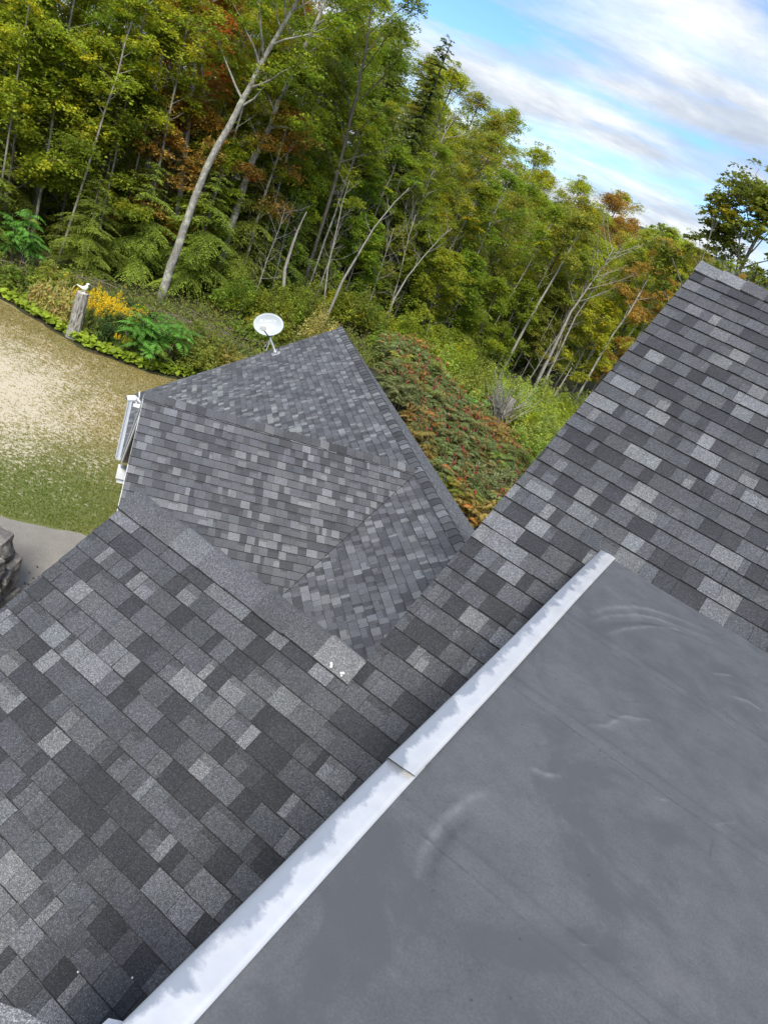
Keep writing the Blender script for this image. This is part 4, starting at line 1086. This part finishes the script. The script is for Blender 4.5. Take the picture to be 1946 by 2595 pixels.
special('leaning_tree', [(672, 1268), (720, 1120), (762, 1000), (802, 880), (868, 705), (958, 545), (1012, 440), (1072, 325), (1112, 240), (1165, 150), (1225, 50)], 41.5, .24,
        'tall pale lichen-spotted trunk leaning right above the lawn edge', GREEN, 21, .52, 3.6, 15, extend=4)
special('forked_tree', [(178, 730), (213, 545), (240, 430), (268, 255), (284, 135), (300, 40), (325, -60)], 46, .22, 'pale forked tree at the upper left with pale bark patches', YGREEN, 22, .62, 3.4, 11, extend=4, thin=.6)
special('grey_trunk_tree', [(742, 940), (765, 760), (788, 570), (812, 340), (828, 190), (838, 60)], 46, .19, 'straight grey trunk rising left of the leaning tree', (.25, .14, .04), 23, .52, 3.0, 13, extend=4, autumn=.12, ahue='r')
special('grey_trunk_tree', [(830, 780), (848, 560), (860, 420), (850, 260), (870, 120)], 49, .13, 'slim twin grey trunk just right of the straight grey one', RUST, 24, .5, 2.4, 9, extend=3)
special('lichen_trunk_tree', [(1010, 830), (1060, 680), (1132, 540), (1172, 430), (1230, 300), (1300, 160)], 47, .24, 'thick lichen-covered trunk leaning right behind the leaning tree', GREEN, 25, .45, 4.2, 15, extend=5)
special('slim_pale_tree', [(1068, 980), (1100, 860), (1135, 760), (1175, 640)], 47, .10, 'slim pale trunk with rusty leaves low beside the hemlock', RUST, 26, .45, 1.9, 9, autumn=.12, ahue='r', extend=2)
special('slim_pale_tree', [(705, 770), (722, 640), (735, 560)], 48, .08, 'thin pale trunk with reddish leaves in the left middle', RUST, 27, .4, 2.0, 9, autumn=.3, ahue='r', extend=2)
special('slim_pale_tree', [(465, 590), (490, 470), (530, 350), (570, 220)], 48, .10, 'slim pale trunk amid yellow-green leaves at upper left', YGREEN, 28, .35, 2.4, 12, extend=3)
special('slim_pale_tree', [(10, 690), (18, 540), (20, 350), (40, 180)], 46, .08, 'thin upright trunk at the far left edge', YGREEN, 29, .35, 2.2, 10, extend=3)
special('oak_tree', [(1400, 800), (1440, 640), (1500, 400), (1540, 200), (1560, 40)], 51, .12, 'oak with airy leafy branches against the sky at the top', (0.128, 0.188, 0.042), 30, .40, 3.9, 18, mat='bark_dark', thin=.8, clr=.8, extend=3.5)
special('snag', [(1168, 1310), (1190, 1240), (1198, 1130), (1240, 1000), (1262, 945), (1290, 890)], 45.5, .16, 'broken dead snag with peeling bark left of the bare saplings', mat='bark_dead', leafless=True, nlimb=2, spread=.6, f0=.5, seed=31)
special('dead_tree', [(1360, 1290), (1380, 1120), (1410, 990), (1440, 850), (1470, 760)], 47, .06, 'white bare sapling with thin twigs right of the snag', mat='bark_dead', leafless=True, nlimb=9, spread=1.6, f0=.45, seed=32)
special('dead_tree', [(1440, 1180), (1500, 1080), (1570, 960), (1659, 850), (1720, 790)], 49, .09, 'pale dead trunk leaning right behind the white sapling', mat='bark_dead', leafless=True, nlimb=7, spread=1.5, f0=.4, seed=33)
special('dead_tree', [(1659, 1255), (1712, 1165), (1780, 1080), (1850, 1000), (1900, 960)], 53, .07, 'thin grey dead trunk in front of the dark green gap', mat='bark_dead', leafless=True, nlimb=7, spread=1.6, f0=.5, seed=34)
OX = 946 * 1.659
special('pale_bare_trunk', [(585 + OX, 1475), (640 + OX, 1370), (700 + OX, 1265), (768 + OX, 1150)], 64, .14, 'clean pale bare trunk standing at the right of the forest edge', OLIVE, 35, .75, 2.0, 7, mat='bark_dead', extend=4)
special('dead_tree', [(745 + OX, 1490), (830 + OX, 1310), (900 + OX, 1210), (970 + OX, 1115), (1010 + OX, 1040)], 68, .15, 'large bare grey tree with fanned branches at the right', mat='bark_dead', leafless=True, nlimb=16, spread=4.4, f0=.45, seed=36)
special('dead_tree', [(770 + OX, 1500), (850 + OX, 1330), (930 + OX, 1210), (985 + OX, 1140)], 69, .10, 'second slim pale trunk beside the large bare tree', mat='bark_dead', leafless=True, nlimb=8, spread=2.4, f0=.5, seed=37)
special('dead_tree', [(240 + OX, 700), (300 + OX, 560), (370 + OX, 450)], 60, .08, 'bare grey crown against yellow leaves below the conifer', mat='bark_dead', leafless=True, nlimb=14, spread=3.0, f0=.1, seed=38)
special('pale_bare_trunk', [(950 + OX, 1500), (1010 + OX, 1400), (1070 + OX, 1320), (1120 + OX, 1230)], 70, .11, 'pale trunk with orange leaves close to the main roof edge', ORANGE, 39, .5, 2.6, 11, extend=4)
special('pale_snag', [(762 + OX, 1660), (800 + OX, 1600), (832 + OX, 1545)], 58, .11, 'short pale broken snag near the main roof edge', mat='bark_dead', leafless=True, nlimb=1, spread=.3, f0=.8, seed=40)
# maple beyond the main ridge
w_, c_ = broadleaf(50, [(0, 0, 0), (.1, 0, 4), (-.2, .1, 8), (-.5, .1, 11), (-.6, .2, 14.2)], .14, .42, 3.2, 34, .06, 110, .55, .10, 'y', rise=.9, sub=6)
plant_from('maple_tree', [('trunk', tube_mesh(w_, 'trunk', M['bark_pale']), None), ('crown', c_.mesh('crown', M['leaf']), None)], polar(16.6, 29) + np.array([0, 0, 1.0]), .4, 1.12, 1.05, (.150, .190, .040), 'green maple beyond the main roof ridge at the right edge', 'tree')

# ---- shrubs between lawn and forest ----------------------------------------
def put(kind, loc, tint_, label, name='shrub', s=1.0, sz=None, group=None, cat='shrub'):
    loc = np.array([loc[0], loc[1], float(ground_z(loc[0], loc[1])) if len(loc) < 3 else loc[2]])
    return plant_from(name, [('stems', kind[0], None), ('foliage', kind[1], None)], loc, rg.uniform(0, 6.28), s, sz, tint_, label, cat, group)
for (x, y, s_) in ((-15.0, 31.2, 1.0), (-14.3, 30.6, 1.05), (-14.9, 30.0, .95), (-13.9, 31.4, 1.0), (-14.2, 29.7, .9), (-13.6, 30.3, .95), (-12.7, 28.6, .62), (-15.6, 30.4, .9)):
    k = GOLD[int(rg.integers(0, 2))]
    plant_from('goldenrod', [('stems', k[0], None), ('foliage', k[1], None), ('flower_plumes', k[2], (.62, .50, .035))], (x, y, 0), rg.uniform(0, 6.28), s_, None, (0.165, 0.240, 0.045), 'yellow flowering goldenrod right of the tree stump', 'plant', 'goldenrod right of the stump')
plant_from('sumac', [('stems', SUMG[0], None), ('foliage', SUMG[1], None)], (-11.5, 28.9, 0), .4, 1.0, None, BRIGHT, 'bright green feathery sumac at the corner of the lawn', 'shrub')
plant_from('sumac', [('stems', SUMG[0], None), ('foliage', SUMG[1], None)], (-20.6, 33.2, 0), 1.9, .8, 1.25, BRIGHT, 'green feathery sumac at the left edge below the forest', 'shrub')
plant_from('sumac', [('stems', SUMG[0], None), ('foliage', SUMG[1], None)], (2.2, 44.6, float(ground_z(2.2, 44.6))), 2.9, .85, .9, (0.143, 0.300, 0.068), 'bright green feathery sumac below the broken stump', 'shrub')
put(SHR[0], (-12.9, 29.5), (0.045, 0.087, 0.030), 'dark green leafy shrub between goldenrod and bright sumac', s=.95)
put(SHR[2], (-10.2, 30.3), (0.180, 0.215, 0.045), 'low yellowing shrub beside the garage corner of the lawn', s=1.1)
put(SHR[2], (-9.0, 31.2), (0.215, 0.195, 0.050), 'low golden-brown shrub behind the garage rake', s=1.1)
put(SHR[0], (-10.8, 31.8), (0.158, 0.203, 0.042), 'olive shrub behind the bright sumac', s=1.0)
put(SHR[0], (-17.2, 31.0), (0.143, 0.195, 0.038), 'olive weedy shrub left of the stump', s=.9)
put(SHR[2], (-19.0, 30.6), (0.128, 0.188, 0.033), 'green weedy shrub near the left edge of the lawn', s=1.0)
put(SHR[2], (-18.2, 32.4), (0.300, 0.300, 0.045), 'yellow-leaved bush below the forest at the left', s=1.0)
put(SHR[2], (-16.2, 32.6), (0.135, 0.188, 0.038), 'low green bush behind the stump', s=.9)
put(SHR[3], (-7.4, 41.0), (0.375, 0.360, 0.150), 'pale cream-leaved bush behind the satellite dish mast', s=.95)
put(SHR[2], (-7.9, 27.9), (0.195, 0.240, 0.180), 'small grey-green shrub at the garage eave corner', s=.55)
edge_sh = []
for i in range(30):
    az = -17 + 20 * i / 29 + rg.uniform(-.5, .5); d_ = edge_dist(az) - rg.uniform(2.5, 8)
    edge_sh.append((az, d_))
for az, d_ in edge_sh:
    p_ = polar(az, d_); k = int(rg.integers(0, 4)); tt_ = [YGREEN, (0.150, 0.225, 0.042), (0.170, 0.215, 0.045), GREEN][int(rg.integers(0, 4))]
    put(SHR[k], p_[:2], tint(tt_, rg), 'leafy green bush at the foot of the forest %s' % zone(az), s=rg.uniform(.8, 1.15), group='bushes at the foot of the forest')
for (x, y, s_) in ((-.5, 49, 1.1), (.8, 50, 1.2), (2.0, 49.5, 1.15), (3.2, 51, 1.1), (1.4, 47.2, 1.0), (5.8, 47, 1.1), (6.6, 45, 1.05), (7.2, 49, 1.15), (8.3, 52, 1.1), (6.8, 42.6, 1.0), (7.8, 46, 1.1), (5.6, 51.5, 1.2), (9.6, 55, 1.2), (4.4, 54, 1.2), (7.6, 57, 1.2), (8.8, 49, 1.1)):
    put(SHR[3 if rg.random() < .6 else 1], (x, y), tint(PALEG if rg.random() < .65 else YGREEN, rg), 'tall light green bush around the broken stump', s=s_, group='light green bushes around the broken stump')
put(SHR[1], (4.15, 32.6), GREYG, 'grey-green small-leaved bush at the low end of the sumac bank', s=.95)
put(SHR[3], (3.3, 31.0), (0.150, 0.188, 0.090), 'dull green bush tucked beside the garage eave', s=.85)
# sumac bank with red fruit
bank = [(-4.2, 46.5), (-2.6, 41), (-.6, 35.5), (1.6, 30.2), (3.6, 28.6), (5.6, 31.5), (6.2, 36.5), (4.6, 41.5), (1.5, 45.5), (-1.5, 48)]
def inside(x, y, poly):
    c_ = False
    for i in range(len(poly)):
        (x1, y1), (x2, y2) = poly[i], poly[i - 1]
        if (y1 > y) != (y2 > y) and x < (x2 - x1) * (y - y1) / (y2 - y1) + x1: c_ = not c_
    return c_
pts = []
tries = 0
while len(pts) < 84 and tries < 8000:
    tries += 1; x, y = rg.uniform(-4.5, 6.5), rg.uniform(28, 48)
    if inside(x, y, bank) and all((x - a_) ** 2 + (y - b_) ** 2 > 1.05 for a_, b_ in pts): pts.append((x, y))
for (x, y) in pts:
    k = SUM[int(rg.integers(0, 3))]; r = rg.random()
    tt_ = (0.158, 0.203, 0.090) if r < .62 else ((0.240, 0.180, 0.068) if r < .82 else (0.180, 0.232, 0.053))
    s_ = rg.uniform(.85, 1.15)
    plant_from('staghorn_sumac', [('stems', k[0], None), ('foliage', k[1], None), ('fruit_cones', k[2], None)], (x, y, float(ground_z(x, y)) - .1), rg.uniform(0, 6.28), s_, s_ * 1.12, tint(tt_, rg, .2),
               'muted green sumac with upright red fruit in the bank right of the garage', 'shrub', 'sumac bank right of the garage')

# ---- stump with bird, broken stump, brush -----------------------------------
sb = np.array([-14.75, 28.35, 0.0])
st_ = empty('tree_stump', sb); tag(st_, 'tall grey bark-covered tree stump at the lawn edge', 'tree stump')
def rough_column(path, radii, seed, n=18, amp=.08):
    q = np.random.default_rng(seed); mb = MB(); mb.tube(path, radii, n)
    V = np.array(mb.V); m_ = len(path); c_ = np.repeat(np.array(path), n, 0)
    prof = 1 + amp * np.sin(np.arange(n) * 2.9 + 1)[None, :] + q.normal(0, amp * .45, (m_, n))
    V = c_ + (V - c_) * prof.reshape(-1, 1); mb.V = V.tolist(); return mb
zz = np.linspace(-.05, 1.92, 12)
rough_column([sb + np.array([.02 * z, 0, z]) for z in zz], [.30 - .055 * min(1, z / .5) - .01 * z for z in zz], 3).build('bark', M['bark_stump'], st_, smooth=False)
mb = MB(); mb.tube([sb + np.array([.04, 0, 1.90]), sb + np.array([.04, 0, 1.935])], [.215, .21], 18); mb.build('cut_top', M['cutwood'], st_)
bp = sb + np.array([.10, -.05, 1.935])
bd = empty('bird_figure', bp); tag(bd, 'white bird figure standing on the tree stump', 'bird figure')
rt_, up_ = np.array([.92, .36, 0]), np.array([0, 0, 1.])
def bpt(x, z, y=0): return bp + rt_ * x + up_ * z
mb = MB(); mb.tube([bpt(-.32, .26), bpt(-.22, .225), bpt(-.12, .20), bpt(-.02, .19), bpt(.04, .23), bpt(.065, .30), bpt(.07, .36), bpt(.08, .41), bpt(.12, .415), bpt(.17, .395)],
                   [.012, .028, .05, .085, .092, .07, .047, .046, .03, .004], 12); mb.build('body', M['bird'], bd, smooth=True)
mb = MB(); mb.tube([bpt(.02, -.005), bpt(.02, .14)], [.012, .010], 7); mb.build('leg', M['bird'], bd)
mb = MB(); mb.tube([bpt(-.05, .0), bpt(.06, .0)], [.02, .02], 6); mb.build('foot', M['bird'], bd)

bs = np.array([4.3, 46.6, float(ground_z(4.3, 46.6))])
e_ = empty('broken_stump', bs); tag(e_, 'pale splintered broken stump with a fan of bare twigs', 'tree stump')
zz = np.linspace(0, 1, 9); rough_column([bs + np.array([.30 * f, .1 * f, 2.7 * f]) for f in zz], [.34 - .14 * f for f in zz], 5, 14, .14).build('stump', M['bark_dead'], e_)
q = np.random.default_rng(8); mb = MB()
for i in range(120):
    a_ = q.uniform(0, 6.28); s0 = bs + np.array([.12, .05, 1.2]) + q.normal(0, .25, 3); d_ = np.array([math.cos(a_) * .55, math.sin(a_) * .55, q.uniform(.4, 1.1)]); L = q.uniform(1.4, 3.2)
    mb.tube([s0, s0 + d_ * L * .5 + q.normal(0, .08, 3), s0 + d_ * L + q.normal(0, .22, 3)], [.028, .018, .007], 3, cap=False)
mb.build('twigs', M['bark_dead'], e_)
def brush(c, R_, n, label, seed, h=.5):
    c = np.array([c[0], c[1], float(ground_z(c[0], c[1]))]); e_ = empty('brush_pile', c); tag(e_, label, 'brush pile'); q = np.random.default_rng(seed); mb = MB()
    for i in range(n):
        a_ = q.uniform(0, 6.28); p0 = c + np.array([q.normal(0, R_ * .45), q.normal(0, R_ * .45), abs(q.normal(0, h * .5)) + .05]); d_ = np.array([math.cos(a_), math.sin(a_) * .6, q.normal(0, .16)]); L = q.uniform(.6, 2.2)
        r_ = q.uniform(.008, .028); mb.tube([p0 - d_ * L / 2, p0 + q.normal(0, .06, 3), p0 + d_ * L / 2], [r_, r_, r_ * .4], 4, cap=False)
    mb.build('sticks', M['twig'], e_)
brush((-12.4, 35.6), 2.2, 260, 'grey brush pile of sticks left of the satellite dish', 1)
brush((-17.6, 34.2), 2.0, 200, 'grey brush pile of sticks behind the tree stump', 2)
brush((-20.4, 32.6), 1.6, 120, 'tangle of grey sticks at the far left under the forest', 3)

# ---- uncountable growth ----------------------------------------------------
cr = Crown(); q = np.random.default_rng(12)
edge_line = np.array([(-24, 29.6), (-18.3, 29.2), (-16.1, 28.5), (-13.8, 27.8), (-11.3, 28.3), (-9.9, 29.3)])
el_ = np.linalg.norm(np.diff(edge_line, axis=0), axis=1); ec = np.concatenate([[0], np.cumsum(el_)])
n = 1500; s_ = q.uniform(0, ec[-1], n); ex = np.interp(s_, ec, edge_line[:, 0]); ey = np.interp(s_, ec, edge_line[:, 1]) + np.abs(q.normal(0, .5, n)) - .1
P = np.stack([ex + q.normal(0, .1, n), ey, q.uniform(.08, .38, n)], 1); L = q.uniform(.07, .14, n)
cr.add((P, np.array([0, -.25, 1.]) + q.normal(0, .3, (n, 3)), q.normal(0, 1, (n, 3)) * [1, 1, .2], L, L * .85, q.uniform(.65, 1.35, (n, 1)) * np.ones((n, 3)) * [1.05, 1, .9]))
me = cr.mesh('leafy_ground_cover', M['leaf']); o = bpy.data.objects.new('leafy_ground_cover', me); col.objects.link(o); o.color = (.23, .33, .045, 1)
tag(o, 'low round-leaved ground cover along the lawn edge', 'ground cover', kind='stuff')
cr = Crown()
def weeds(n, poly, h, lw, col_, yb):
    P = []
    lo, hi = np.min(poly, 0), np.max(poly, 0)
    while len(P) < n:
        x, y = q.uniform(lo[0], hi[0]), q.uniform(lo[1], hi[1])
        if inside(x, y, poly): P.append((x, y))
    P = np.array(P); hh = h * q.uniform(.3, 1.2, n); Z = ground_z(P[:, 0], P[:, 1]) + hh * q.uniform(.1, 1, n)
    cr.add((np.stack([P[:, 0], P[:, 1], Z], 1), q.normal(0, .6, (n, 3)) + [0, -.4, .8], q.normal(0, .45, (n, 3)) + [0, 0, 1.0], q.uniform(.5, 1.3, n) * lw, q.uniform(.5, 1.3, n) * lw * .3,
            q.uniform(.6, 1.35, (n, 1)) * np.array(col_) * (1 + q.normal(0, .12, (n, 3)))))
weeds(26000, [(-26, 29.8), (-18.2, 29.3), (-13.8, 28.2), (-10.4, 29.2), (-8.6, 30.2), (-6, 36), (-3, 48), (-9, 50), (-13, 42), (-18, 36), (-26, 32)], .8, .11, (0.143, 0.173, 0.045), 0)
weeds(26000, [(-4.5, 47), (-1, 47), (2, 45), (5, 42), (6.5, 37), (6.5, 31), (10, 34), (13, 60), (10, 66), (2, 60), (-4, 54)], .95, .12, (0.173, 0.232, 0.048), 0)
weeds(5000, [(-17.5, 29.2), (-15.4, 28.6), (-15.2, 30.4), (-17, 31)], 1.2, .13, (0.300, 0.285, 0.105), 0)
me = cr.mesh('tall_weeds', M['leaf']); o = bpy.data.objects.new('tall_weeds', me); col.objects.link(o)
tag(o, 'tall weeds and grasses between the lawn and the forest', 'weeds', kind='stuff')
# grass blades that break up the lawn edge and the green part
cr = Crown(); n = 90000; P = np.stack([q.uniform(-19, -5.8, n), q.uniform(14.5, 29.2, n)], 1)
keep = [inside(x, y, [(-19, 15), (-8.7, 15.1), (-6.6, 15.9), (-5.6, 18), (-7.2, 27.5), (-9.8, 29), (-11, 28.1), (-13.8, 27.5), (-16.1, 28.2), (-19, 28.9)]) and math.hypot(x + 15.2, y - 20.4) > 5.2 + q.normal(0, 1.6) for x, y in P]
P = P[np.array(keep)]; n = len(P); gd = np.clip(1 - np.hypot(P[:, 0] + 8.6, P[:, 1] - 16.5) / 5.5, 0, 1)[:, None]
C = (np.array([.25, .21, .08]) * (1 - gd) + np.array([.10, .16, .03]) * gd) * q.uniform(.7, 1.3, (n, 1))
cr.add((np.stack([P[:, 0], P[:, 1], np.full(n, .02)], 1), q.normal(0, 1, (n, 3)) * [1, 1, .3], q.normal(0, .5, (n, 3)) + [0, 0, 1], q.uniform(.025, .055, n), q.uniform(.008, .016, n), C))
me = cr.mesh('grass', M['leaf']); o = bpy.data.objects.new('grass', me); col.objects.link(o); tag(o, 'short grass blades of the lawn', 'grass', kind='stuff')

# ---- stone wall beside the drive -------------------------------------------
mt, nt, b = new_mat('lichen_stone'); t = NT(nt); M['stone'] = mt; p = t.objco()
c = t.ramp(t.noise(p, 2.6, 7, .7), [(.3, (.10, .095, .09)), (.5, (.22, .205, .19)), (.68, (.37, .34, .29))])
c = t.mix(t.ramp(t.noise(p, 7, 4, .6), [(.6, 0.0), (.68, .8)]), c, (.50, .49, .44))
c = t.mix(t.ramp(t.noise(t.mapping(p, loc=(3, 5, 1)), 1.6, 4), [(.62, 0.0), (.75, .55)]), c, (.30, .25, .06))
t.l.new(c, b.inputs['Base Color']); b.inputs['Roughness'].default_value = .95; t.bump(t.noise(p, 5, 8, .72), 1.0, .12, b)
sw = empty('stone_wall', (-7.3, 11.6, 0)); tag(sw, 'rough lichened stone wall end beside the drive at the left edge', 'stone wall')
import bmesh
def stone(c, size, rz, seed, name='stone'):
    bm = bmesh.new(); bmesh.ops.create_cube(bm, size=1.0); bmesh.ops.subdivide_edges(bm, edges=bm.edges[:], cuts=5, use_grid_fill=True)
    q = np.random.default_rng(seed); ph = q.uniform(0, 6.28, (5, 3)); fr = q.normal(0, 4.5, (5, 3))
    cz, sz_ = math.cos(rz), math.sin(rz)
    for v_ in bm.verts:
        co = np.array(v_.co); L = np.linalg.norm(co); co = co * (.62 + .38 * (.5 / max(np.abs(co).max(), .01)) * (.62 / max(L, .3)))
        nse = sum(math.sin(fr[k] @ co + ph[k, 0]) for k in range(5)) * .022 + q.normal(0, .012); co = co * (1 + nse * 1.3)
        co = co * np.array(size); v_.co = (c[0] + co[0] * cz - co[1] * sz_ + 7.3, c[1] + co[0] * sz_ + co[1] * cz - 11.6, c[2] + co[2])
    me = bpy.data.meshes.new(name); bm.to_mesh(me); bm.free(); me.materials.append(M['stone']); o = bpy.data.objects.new(name, me); col.objects.link(o); o.parent = sw
for i, (c, sz_, rz) in enumerate([((-7.42, 12.22, 1.22), (1.25, .95, .62), .1), ((-7.12, 11.52, 1.16), (1.15, .82, .60), -.2), ((-7.0, 10.85, 1.05), (1.2, .8, .62), .15), ((-7.25, 12.1, .62), (1.45, 1.0, .72), .3),
                                  ((-7.0, 11.3, .6), (1.4, .95, .7), -.1), ((-7.0, 10.6, .55), (1.4, .9, .66), .2), ((-7.2, 11.9, .12), (1.6, 1.1, .6), 0), ((-7.0, 10.9, .12), (1.6, 1.1, .6), .2), ((-8.5, 11.9, .9), (1.3, 1.1, 1.2), .2), ((-8.5, 11.0, .8), (1.3, 1.1, 1.2), -.1)]):
    stone(c, sz_, rz, 30 + i)
# dark fallen leaves on the drive
cr = Crown(); n = 46; P = np.stack([q.normal(-6.55, .55, n), q.normal(13.2, .30, n), np.full(n, .012)], 1)
cr.add((P, np.array([0, 0, 1.]) + q.normal(0, .15, (n, 3)), q.normal(0, 1, (n, 3)), q.uniform(.02, .045, n), q.uniform(.012, .03, n), np.full((n, 3), .03)))
me = cr.mesh('fallen_leaves', M['leaf']); o = bpy.data.objects.new('fallen_leaves', me); col.objects.link(o); tag(o, 'dark fallen leaves scattered on the grey drive', 'leaves', kind='stuff')

# ---- far wooded hill ---------------------------------------------------------
mt, nt, b = new_mat('far_wood'); t = NT(nt); M['hill'] = mt; p = t.pos()
c = t.mix(1.0, t.ramp(t.noise(p, .022, 5, .6), [(.35, (.045, .075, .045)), (.6, (.085, .11, .05)), (.75, (.16, .12, .06))]), t.ramp(t.voro(p, .16), [(.1, 1.35), (.8, .5)]), 'MULTIPLY')
t.l.new(c, b.inputs['Base Color']); b.inputs['Roughness'].default_value = 1
hx = np.linspace(-300, 900, 160); hy = np.linspace(420, 900, 60); HX, HY = np.meshgrid(hx, hy, indexing='ij')
qh = np.random.default_rng(3)
HZ = 33 * np.exp(-((HX - 110) / 190) ** 2) * np.exp(-((HY - 640) / 130) ** 2) + 40 * np.exp(-((HX - 420) / 260) ** 2) * np.exp(-((HY - 740) / 140) ** 2) + 3.5 * np.abs(qh.normal(0, 1, HX.shape)) - 3
I = np.arange(HX.size).reshape(HX.shape)
hq = np.stack([I[:-1, :-1], I[1:, :-1], I[1:, 1:], I[:-1, 1:]], -1).reshape(-1, 4)
o = obj('hills', np.stack([HX, HY, HZ], -1).reshape(-1, 3), [hq], M['hill'], smooth=True); tag(o, 'far wooded hill on the horizon beyond the house', 'hill', kind='structure')
